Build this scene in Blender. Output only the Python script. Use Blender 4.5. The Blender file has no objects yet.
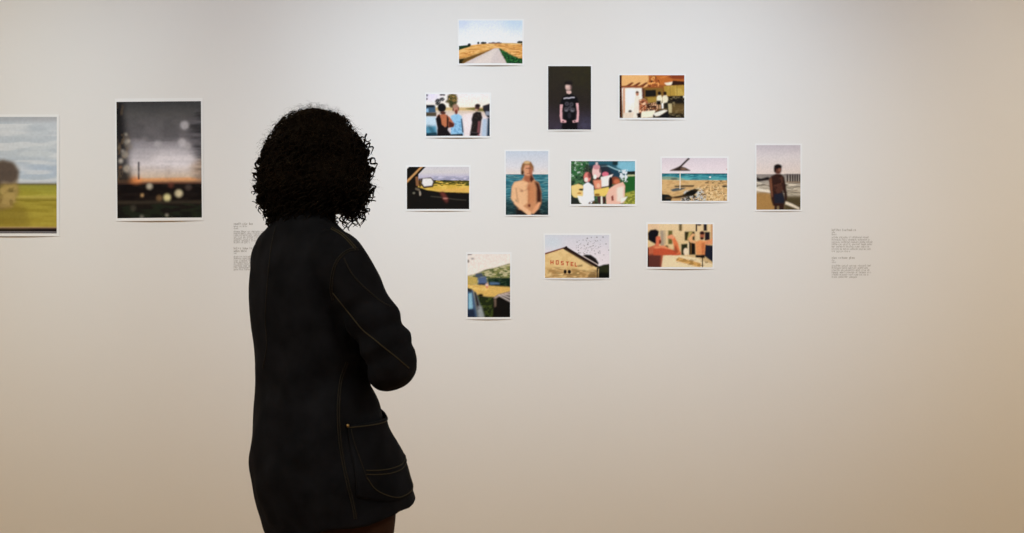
import bpy, bmesh, math, random
import numpy as np
from mathutils import Vector, Matrix, noise
from mathutils.bvhtree import BVHTree

SC = bpy.context.scene
COL = SC.collection
PI = math.pi

# ------------------------------------------------------------ camera
CAM_Z, F, CX, CY = 1.30, 1024*35/36, 512.0, 266.5
cd = bpy.data.cameras.new('camera'); cam = bpy.data.objects.new('camera', cd); COL.objects.link(cam)
cam.location = (0, 0, CAM_Z); cam.rotation_euler = (PI/2, 0, 0)
cd.lens = 35; cd.sensor_width = 36; cd.clip_start = .05
cd.dof.use_dof = True; cd.dof.focus_distance = 4.55; cd.dof.aperture_fstop = 14
SC.camera = cam

# ------------------------------------------------------------ world, exposure, room lights
w = bpy.data.worlds.new('world'); SC.world = w; w.use_nodes = True
w.node_tree.nodes['Background'].inputs[0].default_value = (.02, .018, .015, 1)
vs = SC.view_settings
vs.view_transform = 'Standard'; vs.look = 'None'; vs.gamma = 1; vs.exposure = 0; vs.use_curve_mapping = False
SC.cycles.use_denoising = True
SC.cycles.max_bounces = 8; SC.cycles.diffuse_bounces = 5

WALL_Y = 4.70
ROOM = (-5.4, 5.2, -3.2, WALL_Y, 3.4)     # x0 x1 y0 y1 height

def lamp(kind, name, loc, aim, power, col, **kw):
    l = bpy.data.lights.new(name, kind); o = bpy.data.objects.new(name, l); COL.objects.link(o)
    o.location = loc
    o.rotation_euler = (Vector(aim)-Vector(loc)).to_track_quat('-Z', 'Y').to_euler()
    l.energy = power; l.color = col
    for k, v in kw.items(): setattr(l, k, v)
    return o

WARM = (1.0, .82, .62)
# four unseen warm fill panels under the ceiling, added for the ambient light
FILL_PANELS = [(-2.4, .6), (2.4, .6), (-2.4, -1.8), (2.4, -1.8)]
PANEL_W = [(83, (1.0, .84, .53)), (12, WARM)]      # nearer pair, farther pair
for x, y in FILL_PANELS:
    pw, colr = PANEL_W[0 if y > 0 else 1]
    lamp('AREA', 'ambient_fill_light', (x, y, 3.36), (x, y, 0), pw, colr, shape='SQUARE', size=.9)

# wall washers on the track: (x, y, aim x, aim z, watts, colour, cone)
SPOTS = [(-3.0, 1.75, -2.9, 1.8, 126, (.80, .95, 1.0), 64),
         (-1.4, 1.75, -1.3, 1.75, 160, (.54, .75, .97), 66),
         (.25, 1.75, .30, 1.8, 255, (.66, .82, .97), 66),
         (1.7, 1.75, 1.7, 1.8, 112, (.50, .72, .97), 64),
         (3.2, 1.75, 3.1, 1.8, 87, (1.0, .90, .66), 64)]


# ---- painter: every printed picture is computed here, shape by shape ----
def lin(c):
    c = np.asarray(c, float)/255.0
    return np.where(c <= .04045, c/12.92, ((c+.055)/1.055)**2.4)
class Pic:
    """canvas; coordinates are picture units, s units per canvas cell"""
    def __init__(s, x0, y0, x1, y1, st=2.0, seed=1):
        s.x0, s.y0, s.x1, s.y1, s.st = x0, y0, x1, y1, st
        s.W = int(round((x1-x0)/st)); s.H = int(round((y1-y0)/st))
        xs = x0+(np.arange(s.W)+.5)*(x1-x0)/s.W
        ys = y0+(np.arange(s.H)+.5)*(y1-y0)/s.H
        s.X, s.Y = np.meshgrid(xs, ys)
        s.C = np.zeros((s.H, s.W, 3)); s.r = np.random.RandomState(seed)
    def blur(s, m, rad):
        k = int(round(rad/s.st))
        if k < 1: return m
        for _ in range(2):
            for ax in (0, 1):
                pad = [(0, 0)]*m.ndim; pad[ax] = (k+1, k)
                c = np.cumsum(np.pad(m, pad, mode='edge'), axis=ax)
                n = m.shape[ax]
                hi = np.take(c, range(2*k+1, 2*k+1+n), axis=ax); lo = np.take(c, range(0, n), axis=ax)
                m = (hi-lo)/(2*k+1)
        return m
    def put(s, m, col, a=1.0):
        m = (m*a)[..., None]; s.C = s.C*(1-m)+lin(col)*m
    def vgrad(s, stops, y0=None, y1=None, m=None):
        ys = [p[0] for p in stops]; cs = np.array([lin(p[1]) for p in stops])
        g = np.stack([np.interp(s.Y, ys, cs[:, k]) for k in range(3)], -1)
        if m is None:
            m = np.ones_like(s.X)
            if y0 is not None: m = m*(s.Y >= y0)
            if y1 is not None: m = m*(s.Y < y1)
        s.C = s.C*(1-m[..., None])+g*m[..., None]
    def mpoly(s, pts, soft=0):
        m = np.zeros(s.X.shape, bool); n = len(pts)
        for i in range(n):
            xa, ya = pts[i]; xb, yb = pts[(i+1) % n]
            if ya == yb: continue
            c = ((ya > s.Y) != (yb > s.Y)) & (s.X < (xb-xa)*(s.Y-ya)/(yb-ya)+xa)
            m ^= c
        return s.blur(m.astype(float), soft)
    def poly(s, pts, col, soft=0, a=1): s.put(s.mpoly(pts, soft), col, a)
    def rect(s, x0, y0, x1, y1, col, soft=0, a=1): s.poly([(x0, y0), (x1, y0), (x1, y1), (x0, y1)], col, soft, a)
    def mell(s, cx, cy, rx, ry, soft=0, rot=0):
        t = math.radians(rot); u = (s.X-cx)*math.cos(t)+(s.Y-cy)*math.sin(t); v = -(s.X-cx)*math.sin(t)+(s.Y-cy)*math.cos(t)
        return s.blur(((u/rx)**2+(v/ry)**2 < 1).astype(float), soft)
    def ell(s, cx, cy, rx, ry, col, soft=0, a=1, rot=0): s.put(s.mell(cx, cy, rx, ry, soft, rot), col, a)
    def line(s, pts, w, col, soft=0, a=1):
        m = np.zeros(s.X.shape)
        for (xa, ya), (xb, yb) in zip(pts[:-1], pts[1:]):
            d2 = (xb-xa)**2+(yb-ya)**2+1e-9
            t = np.clip(((s.X-xa)*(xb-xa)+(s.Y-ya)*(yb-ya))/d2, 0, 1)
            d = np.hypot(s.X-xa-t*(xb-xa), s.Y-ya-t*(yb-ya))
            m = np.maximum(m, np.clip((w/2-d)/s.st+.5, 0, 1))
        s.put(s.blur(m, soft), col, a)
    def field(s, sx, sy):
        gw = max(2, int((s.x1-s.x0)/sx)+3); gh = max(2, int((s.y1-s.y0)/sy)+3)
        g = s.r.rand(gh, gw)
        u = (s.X-s.x0)/sx; v = (s.Y-s.y0)/sy
        i = np.clip(u.astype(int), 0, gw-2); j = np.clip(v.astype(int), 0, gh-2); fu = u-i; fv = v-j
        fu = fu*fu*(3-2*fu); fv = fv*fv*(3-2*fv)
        return (g[j, i]*(1-fu)+g[j, i+1]*fu)*(1-fv)+(g[j+1, i]*(1-fu)+g[j+1, i+1]*fu)*fv
    def mott(s, m, col, sx=14, sy=10, th=.5, a=.8, k=5):
        """patches of a colour inside a mask: foliage, shingle, crops"""
        n = .65*s.field(sx, sy)+.35*s.field(sx/2, sy/2)
        s.put(np.clip((n-th)*k+.5, 0, 1)*m, col, a)
    def grain(s, a=.06):
        s.C = np.clip(s.C*(1+a*(s.field(7, 7)[..., None]-.5)*2), 0, 1)
    def out(s, w, h, soft=2):
        c = s.blur(s.C, soft) if soft else s.C
        ys = (np.arange(h)/(h-1)*(s.H-1)); xs = (np.arange(w)/(w-1)*(s.W-1))
        j = np.minimum(ys.astype(int), s.H-2); i = np.minimum(xs.astype(int), s.W-2)
        fv = (ys-j)[:, None, None]; fu = (xs-i)[None, :, None]
        return (c[j][:, i]*(1-fu)+c[j][:, i+1]*fu)*(1-fv)+(c[j+1][:, i]*(1-fu)+c[j+1][:, i+1]*fu)*fv
def band(p, y0, y1): return ((p.Y >= y0) & (p.Y < y1)).astype(float)
def pic_road():
    p = Pic(75, 88, 595, 437, seed=3)
    p.vgrad([(88, (214, 222, 236)), (180, (228, 230, 240)), (270, (232, 234, 238))])
    p.put(p.mell(560, 110, 130, 60, 40), (190, 212, 232), .7); p.put(p.mell(90, 110, 60, 50, 30), (196, 208, 230), .6)
    f = p.mpoly([(75, 312), (150, 292), (260, 280), (400, 272), (500, 272), (595, 280), (595, 437), (75, 437)], 2)
    p.put(f, (222, 168, 92)); p.mott(f, (238, 196, 128), 40, 9, .5, .8); p.mott(f, (196, 132, 62), 30, 7, .62, .7)
    p.poly([(75, 295), (165, 286), (170, 300), (75, 328)], (42, 74, 48), 2)
    for x, y, rx, ry in ((160, 286, 14, 12), (234, 272, 9, 10), (272, 272, 20, 9), (290, 272, 12, 7), (572, 266, 22, 11), (590, 270, 10, 14)):
        p.ell(x, y, rx, ry, (36, 42, 34), 2)
    p.rect(318, 268, 425, 277, (112, 96, 92), 2); p.rect(345, 264, 368, 270, (120, 88, 80), 2); p.rect(390, 264, 412, 270, (96, 84, 84), 2)
    p.rect(425, 272, 595, 278, (206, 186, 140), 2)
    p.poly([(360, 318), (404, 314), (470, 437), (110, 437)], (212, 200, 196), 2)
    p.poly([(365, 318), (385, 316), (330, 437), (190, 437)], (226, 214, 206), 8, .6)
    p.poly([(75, 400), (130, 392), (330, 326), (355, 320), (110, 437), (75, 437)], (120, 92, 44), 3)
    p.poly([(75, 404), (120, 396), (95, 437), (75, 437)], (56, 52, 22), 3)
    g = p.mpoly([(402, 314), (440, 332), (490, 362), (560, 392), (595, 398), (595, 437), (468, 437), (430, 370)], 3)
    p.put(g, (34, 92, 50)); p.mott(g, (64, 130, 66), 14, 8, .55, .8); p.mott(g, (22, 62, 40), 14, 8, .6, .8)
    p.grain(.05); return p
def pic_friends():
    p = Pic(98, 80, 663, 452, seed=4)
    p.vgrad([(80, (234, 226, 226)), (190, (240, 228, 214)), (215, (226, 206, 170)), (240, (214, 196, 180)), (300, (226, 214, 216)), (452, (206, 196, 200))])
    p.put(p.mell(150, 110, 70, 40, 30), (222, 216, 236), .8)
    p.rect(98, 200, 663, 226, (206, 176, 120), 5, .8)
    p.poly([(440, 212), (520, 200), (663, 220), (663, 240), (560, 232)], (132, 124, 66), 4)
    p.poly([(98, 180), (180, 180), (185, 245), (98, 250)], (74, 104, 128), 5); p.rect(98, 178, 170, 200, (40, 44, 52), 5)
    p.rect(98, 210, 120, 245, (150, 186, 212), 3); p.rect(98, 244, 190, 280, (96, 84, 66), 5)
    p.poly([(98, 280), (190, 282), (195, 452), (98, 452)], (198, 216, 228), 6)
    p.poly([(98, 365), (190, 360), (200, 452), (98, 452)], (92, 156, 182), 10); p.poly([(98, 425), (190, 420), (200, 452), (98, 452)], (34, 70, 84), 5)
    p.poly([(98, 350), (150, 365), (200, 452), (160, 452)], (40, 78, 92), 10, .6)
    for x, y, rx, ry, c in ((245, 88, 24, 9, (54, 50, 62)), (104, 92, 10, 10, (54, 50, 60)), (104, 125, 8, 10, (60, 56, 66)), (205, 145, 26, 22, (66, 70, 76)), (240, 128, 22, 16, (80, 82, 88)), (200, 170, 20, 12, (70, 60, 60))):
        m = p.mell(x, y, rx, ry, 3); p.put(m, c, .7); p.mott(m, (40, 42, 44), 10, 8, .5)
    m = p.mpoly([(290, 92), (320, 80), (365, 82), (378, 120), (372, 168), (340, 200), (312, 198), (296, 160), (270, 152), (290, 130)], 6)
    p.put(m, (116, 104, 58)); p.mott(m, (66, 70, 36), 20, 14, .5); p.mott(m, (176, 140, 84), 16, 12, .62)
    m = p.mpoly([(300, 140), (370, 150), (350, 200), (312, 200)], 6); p.put(m, (40, 62, 44), .7)
    # jetty and boat on the right
    p.poly([(600, 185), (663, 165), (663, 290), (640, 285), (600, 215)], (54, 50, 56), 4); p.rect(625, 235, 663, 270, (150, 156, 170), 4)
    p.poly([(640, 290), (663, 290), (663, 452), (630, 452)], (48, 66, 84), 6); p.poly([(600, 300), (640, 300), (635, 452), (590, 452)], (180, 196, 214), 8)
    p.poly([(430, 260), (520, 250), (500, 452), (430, 452)], (236, 222, 222), 10, .8)
    # middle friend, blue shirt
    p.poly([(318, 275), (352, 258), (388, 258), (416, 280), (432, 440), (424, 452), (318, 452)], (152, 196, 224), 4)
    m = p.mpoly([(322, 330), (410, 320), (420, 445), (322, 445)], 4); p.mott(m, (108, 160, 200), 20, 12, .5, .7)
    p.poly([(318, 438), (425, 432), (425, 452), (318, 452)], (36, 34, 44), 3)
    p.poly([(408, 300), (418, 300), (432, 420), (420, 425)], (52, 50, 60), 3)
    p.ell(363, 212, 26, 30, (196, 140, 120), 4); p.ell(360, 188, 24, 16, (172, 138, 118), 4); p.ell(366, 240, 13, 22, (124, 62, 50), 4); p.ell(338, 218, 6, 16, (96, 66, 58), 3); p.ell(385, 210, 5, 18, (110, 70, 60), 3)
    # left friend, black vest, bare back
    p.poly([(195, 270), (260, 252), (310, 285), (350, 345), (340, 372), (300, 380), (200, 360)], (190, 118, 84), 4)
    p.poly([(183, 300), (215, 255), (232, 300), (240, 350), (270, 372), (300, 360), (292, 400), (330, 452), (196, 452), (200, 380)], (38, 28, 30), 4)
    p.poly([(238, 300), (275, 290), (282, 350), (265, 372), (242, 350)], (196, 124, 84), 5)
    p.poly([(283, 262), (300, 300), (296, 380), (283, 375)], (52, 32, 30), 5); p.poly([(300, 320), (350, 345), (345, 372), (300, 378)], (104, 52, 40), 5)
    p.ell(238, 202, 38, 40, (34, 32, 34), 4); p.ell(248, 248, 26, 14, (96, 54, 44), 5)
    # right friend, dark tee
    p.poly([(515, 255), (545, 235), (585, 240), (598, 290), (588, 320), (575, 430), (490, 420), (505, 330), (500, 305)], (48, 40, 38), 4)
    p.poly([(560, 320), (582, 320), (572, 452), (548, 452)], (140, 88, 92), 4); p.poly([(490, 415), (570, 425), (548, 452), (486, 452)], (40, 34, 36), 3)
    p.ell(552, 200, 22, 26, (120, 82, 72), 3); p.ell(556, 184, 24, 16, (52, 36, 40), 3); p.ell(552, 206, 16, 5, (40, 30, 32), 2); p.ell(542, 222, 14, 9, (196, 160, 140), 4)
    m = p.mpoly([(515, 255), (585, 240), (590, 320), (500, 400)], 4); p.mott(m, (78, 68, 60), 14, 14, .6, .5)
    p.grain(.07); return p
def pic_tee():
    p = Pic(57, 43, 362, 495, seed=5)
    p.vgrad([(43, (62, 56, 42)), (300, (58, 50, 44)), (420, (66, 56, 62)), (495, (80, 72, 92))])
    p.put(p.mell(80, 440, 60, 70, 40), (76, 66, 76), .6); p.put(p.mell(330, 460, 70, 70, 40), (86, 84, 108), .6); p.put(p.mell(300, 120, 90, 90, 50), (64, 60, 34), .6)
    p.mott(np.ones_like(p.X), (52, 46, 44), 22, 22, .55, .25)
    p.poly([(152, 495), (158, 430), (262, 430), (266, 495)], (24, 20, 24), 3)
    p.poly([(140, 318), (160, 262), (195, 246), (232, 246), (262, 266), (274, 310), (252, 320), (250, 440), (165, 440), (166, 322)], (24, 22, 26), 3)
    for q in ([(142, 318), (162, 318), (156, 360), (158, 420), (186, 432), (184, 446), (148, 446), (140, 400)], [(254, 308), (272, 308), (276, 380), (272, 440), (232, 446), (230, 432), (258, 424), (262, 370)]):
        p.poly(q, (222, 176, 180), 2)
    p.ell(164, 438, 8, 5, (120, 80, 84), 2); p.ell(244, 436, 8, 5, (110, 76, 76), 2)
    p.poly([(186, 220), (220, 220), (222, 236), (206, 244), (188, 236)], (216, 184, 176), 2)
    p.ell(201, 193, 21, 24, (212, 182, 174), 3); p.ell(204, 164, 30, 15, (44, 36, 34), 4); p.poly([(214, 176), (226, 176), (226, 205), (216, 210)], (70, 54, 52), 4); p.poly([(174, 178), (186, 162), (212, 166), (226, 182), (226, 166), (200, 154), (176, 162)], (40, 32, 32), 2)
    p.ell(204, 210, 12, 4, (120, 84, 80), 4, .5); p.ell(194, 188, 12, 8, (226, 198, 190), 4, .7); p.ell(216, 196, 7, 12, (150, 116, 112), 5, .5)
    p.line([(170, 274), (190, 270), (206, 272), (222, 267), (242, 267)], 8, (190, 186, 196), 2)
    for cx, cy in ((190, 312), (222, 316), (184, 350), (210, 344), (232, 354)):
        p.ell(cx, cy, 13, 14, (110, 106, 116), 3, .7); p.ell(cx, cy, 6, 7, (36, 34, 40), 2, .8)
    p.ell(186, 360, 10, 6, (160, 158, 166), 3, .7); p.ell(228, 362, 11, 6, (160, 158, 166), 3, .7); p.ell(208, 395, 12, 22, (66, 62, 72), 5, .7)
    p.grain(.08); return p
def pic_kitchen():
    p = Pic(85, 92, 657, 470, seed=6)
    p.vgrad([(92, (176, 112, 60)), (200, (160, 96, 44)), (300, (120, 96, 50)), (470, (96, 80, 48))])
    p.poly([(100, 92), (340, 92), (350, 180), (300, 205), (100, 195)], (232, 184, 122), 4)
    for i in range(3):
        x = 135+i*62; p.poly([(x, 190), (x+60, 155), (x+78, 160), (x+35, 196)], (122, 60, 32), 4)
    p.rect(100, 186, 300, 202, (150, 86, 50), 4); p.poly([(350, 92), (657, 92), (657, 180), (350, 180)], (196, 118, 48), 4)
    p.poly([(470, 92), (657, 92), (657, 130), (560, 128)], (150, 74, 36), 6); p.poly([(460, 120), (540, 92), (520, 92), (430, 118)], (222, 144, 72), 4)
    m = p.mpoly([(335, 195), (332, 150), (372, 96), (400, 100), (440, 150), (430, 195)], 4); p.put(m, (170, 96, 46), .8); p.mott(m, (70, 36, 22), 22, 20, .52); p.mott(m, (240, 176, 100), 18, 18, .64)
    p.poly([(478, 162), (556, 150), (556, 180), (500, 182)], (244, 226, 204), 3); p.poly([(556, 140), (657, 148), (657, 182), (540, 186)], (66, 38, 26), 5)
    m = p.mpoly([(475, 190), (657, 180), (657, 276), (510, 276), (480, 240)], 3); p.put(m, (184, 152, 66)); p.mott(m, (206, 178, 92), 40, 90, .5, .7); p.line([(590, 186), (592, 275)], 4, (140, 110, 50), 1); p.line([(530, 186), (532, 275)], 4, (150, 120, 56), 1)
    p.rect(280, 206, 470, 300, (146, 112, 50), 5); p.poly([(310, 225), (405, 222), (408, 280), (312, 285)], (40, 34, 28), 4); p.rect(280, 210, 308, 300, (112, 70, 46), 5)
    p.poly([(330, 290), (420, 290), (420, 370), (340, 370)], (172, 142, 60), 5)
    m = p.mpoly([(510, 280), (657, 276), (657, 470), (505, 470)], 3); p.put(m, (60, 50, 34)); p.mott(m, (140, 128, 96), 24, 16, .6); p.mott(m, (30, 28, 24), 30, 20, .55)
    p.poly([(540, 350), (657, 345), (657, 430), (520, 430)], (132, 108, 62), 10, .7); p.poly([(508, 345), (545, 345), (545, 425), (520, 425)], (196, 182, 140), 5)
    p.rect(645, 275, 657, 292, (230, 220, 200), 2)
    # white room on left
    p.poly([(104, 205), (280, 208), (285, 300), (235, 380), (230, 470), (118, 470)], (240, 232, 222), 4); p.rect(118, 206, 134, 440, (210, 150, 110), 4)
    p.rect(85, 92, 100, 470, (34, 22, 26), 2); p.rect(98, 92, 105, 470, (110, 60, 40), 2)
    p.rect(150, 225, 215, 340, (250, 248, 248), 14, .6); p.ell(178, 412, 16, 12, (60, 54, 58), 4); p.poly([(120, 425), (240, 418), (240, 470), (118, 470)], (226, 210, 192), 6)
    p.ell(242, 258, 14, 20, (196, 140, 110), 4); p.ell(240, 244, 13, 10, (90, 70, 60), 3)
    p.poly([(225, 275), (265, 280), (275, 440), (240, 470), (205, 470), (215, 350)], (234, 222, 208), 5)
    m = p.mpoly([(258, 310), (300, 300), (330, 320), (340, 370), (310, 430), (258, 440)], 5); p.put(m, (190, 120, 80)); p.mott(m, (100, 48, 34), 18, 16, .55); p.mott(m, (240, 206, 170), 16, 16, .6)
    m = p.mpoly([(320, 340), (420, 330), (430, 410), (320, 415)], 5); p.put(m, (120, 74, 46)); p.mott(m, (222, 180, 140), 16, 14, .58); p.mott(m, (48, 28, 24), 16, 14, .62)
    for cx, c in ((432, (236, 226, 200)), (482, (232, 222, 196))):
        p.poly([(cx-20, 290), (cx-8, 272), (cx+18, 270), (cx+32, 300), (cx+20, 345), (cx-18, 345)], c, 4); p.ell(cx+4, 252, 16, 16, (44, 32, 28), 3)
    p.poly([(412, 318), (450, 318), (450, 355), (412, 355)], (26, 20, 22), 3); p.poly([(410, 355), (424, 355), (422, 390), (412, 390)], (220, 176, 140), 3); p.poly([(436, 355), (448, 355), (446, 390), (438, 390)], (220, 176, 140), 3)
    p.poly([(455, 340), (470, 340), (472, 388), (457, 388)], (244, 240, 236), 3); p.poly([(475, 340), (510, 330), (512, 385), (478, 388)], (54, 50, 40), 4)
    p.poly([(280, 415), (400, 402), (385, 465), (262, 470)], (244, 230, 208), 3); p.poly([(385, 430), (480, 398), (510, 405), (440, 452), (380, 460)], (232, 226, 214), 3); p.poly([(440, 452), (512, 408), (525, 470), (400, 470)], (34, 34, 36), 4)
    p.poly([(235, 430), (275, 425), (275, 470), (245, 470)], (50, 34, 28), 4); p.poly([(380, 440), (400, 452), (400, 470), (380, 470)], (40, 30, 24), 3)
    p.grain(.07); return p
def pic_car():
    p = Pic(68, 66, 670, 475, seed=7)
    p.vgrad([(66, (206, 202, 206)), (120, (210, 204, 204)), (160, (196, 190, 206)), (205, (176, 172, 188))])
    m = band(p, 158, 205)*(p.X > 320); p.put(p.blur(m, 3), (150, 152, 176), .6); p.mott(m, (206, 200, 216), 40, 8, .6)
    m = band(p, 200, 330); p.put(m, (214, 178, 74)); p.mott(m, (230, 200, 104), 60, 12, .5, .7); p.mott(band(p, 200, 250), (104, 104, 30), 26, 10, .48); p.mott(band(p, 195, 235), (58, 64, 30), 30, 8, .56)
    p.poly([(400, 205), (430, 192), (520, 202), (670, 205), (670, 218), (520, 212), (420, 215)], (52, 58, 32), 3); p.ell(655, 235, 22, 14, (84, 88, 30), 5)
    p.poly([(330, 290), (670, 262), (670, 320), (330, 310)], (224, 180, 96), 8, .7)
    # door and dash
    p.poly([(68, 250), (190, 265), (260, 290), (380, 308), (670, 318), (670, 475), (68, 475)], (32, 28, 24), 3)
    p.poly([(68, 66), (250, 66), (180, 140), (175, 265), (68, 280)], (30, 26, 20), 2)
    p.poly([(68, 196), (200, 66), (222, 66), (68, 226)], (206, 158, 102), 3); p.poly([(68, 66), (90, 66), (68, 90)], (226, 220, 214), 2)
    p.poly([(150, 165), (176, 160), (186, 255), (158, 250)], (150, 104, 70), 3); p.poly([(182, 180), (200, 180), (205, 262), (188, 262)], (80, 50, 34), 3)
    p.poly([(200, 180), (300, 168), (334, 205), (322, 262), (232, 275), (205, 240)], (66, 44, 36), 4); p.poly([(222, 180), (300, 178), (322, 210), (310, 248), (235, 256), (214, 225)], (226, 222, 220), 5)
    p.poly([(150, 268), (190, 278), (208, 330), (196, 350), (184, 300), (150, 286)], (120, 108, 92), 4); p.ell(136, 320, 13, 9, (128, 124, 108), 4); p.ell(196, 325, 7, 22, (176, 164, 150), 3)
    p.line([(300, 352), (400, 362), (520, 380), (640, 388)], 5, (110, 104, 92), 3, .8); p.poly([(385, 308), (425, 306), (470, 380), (455, 420), (420, 380)], (130, 66, 58), 10, .8); p.ell(440, 372, 24, 7, (196, 140, 130), 4, .8)
    p.grain(.06); return p
def sea(p, y0, y1, cols, seedamp=.5):
    p.vgrad([(y0, cols[0]), ((y0+y1)/2, cols[1]), (y1, cols[2])], y0, y1)
    p.mott(band(p, y0, y1), cols[3], 60, 7, .52, .55); p.mott(band(p, y0, y1), cols[4], 40, 6, .6, .5)
def pic_blond():
    p = Pic(40, 43, 333, 483, seed=8)
    p.vgrad([(43, (196, 204, 216)), (150, (216, 214, 218)), (205, (226, 214, 208))])
    sea(p, 204, 484, [(70, 140, 156), (62, 132, 144), (40, 62, 62), (34, 88, 100), (140, 180, 178)])
    p.put(p.blur(band(p, 380, 500), 20), (34, 48, 48), .6)
    sk = (216, 164, 122)
    p.poly([(84, 290), (100, 258), (150, 244), (172, 212), (222, 212), (240, 244), (268, 262), (284, 320), (284, 400), (268, 440), (240, 470), (120, 470), (112, 380), (96, 390), (78, 370)], (206, 150, 108), 3)
    p.poly([(84, 290), (100, 258), (150, 248), (200, 262), (190, 400), (150, 430), (110, 400), (90, 390), (78, 370)], (232, 188, 146), 5)
    p.poly([(235, 250), (268, 265), (286, 330), (284, 400), (262, 440), (250, 380), (252, 300)], (78, 44, 34), 6); p.poly([(196, 290), (232, 262), (244, 380), (215, 412), (190, 380)], (204, 138, 92), 14, .7); p.line([(112, 300), (118, 360), (128, 400)], 7, (168, 116, 84), 4, .7); p.line([(130, 300), (165, 318), (196, 300)], 6, (190, 140, 106), 4, .6); p.line([(196, 262), (200, 400)], 6, (176, 116, 80), 5, .6)
    p.poly([(110, 375), (135, 430), (112, 470), (104, 470), (96, 410)], (54, 66, 66), 3, .8)
    p.poly([(100, 380), (130, 400), (216, 462), (214, 483), (186, 483), (150, 450), (96, 405)], (236, 190, 150), 3); p.poly([(284, 395), (262, 440), (232, 478), (214, 468), (240, 430), (262, 395)], (228, 170, 128), 3)
    p.poly([(112, 440), (150, 450), (190, 483), (112, 483)], (40, 38, 40), 3); p.poly([(240, 470), (275, 440), (280, 483), (230, 483)], (40, 38, 40), 3)
    p.ell(202, 418, 9, 12, (120, 58, 38), 4); p.ell(150, 318, 10, 5, (170, 110, 84), 3); p.ell(196, 295, 9, 24, (180, 112, 76), 7, .7)
    p.poly([(170, 195), (222, 195), (224, 236), (200, 262), (166, 240)], (176, 112, 80), 4); p.poly([(212, 205), (236, 236), (215, 262), (205, 240)], (96, 52, 38), 4)
    p.ell(192, 168, 34, 46, (216, 160, 124), 4); p.ell(212, 175, 14, 34, (166, 100, 72), 5, .8)
    p.poly([(148, 205), (144, 165), (154, 128), (182, 112), (214, 118), (232, 150), (232, 190), (220, 160), (200, 138), (172, 140), (162, 170), (164, 206)], (150, 108, 66), 3); p.ell(186, 122, 22, 10, (216, 184, 138), 4)
    p.ell(156, 192, 10, 16, (84, 58, 38), 4); p.line([(180, 162), (212, 162)], 6, (120, 70, 50), 2, .7); p.line([(186, 198), (206, 198)], 4, (150, 70, 60), 2, .8)
    p.grain(.05); return p
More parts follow.
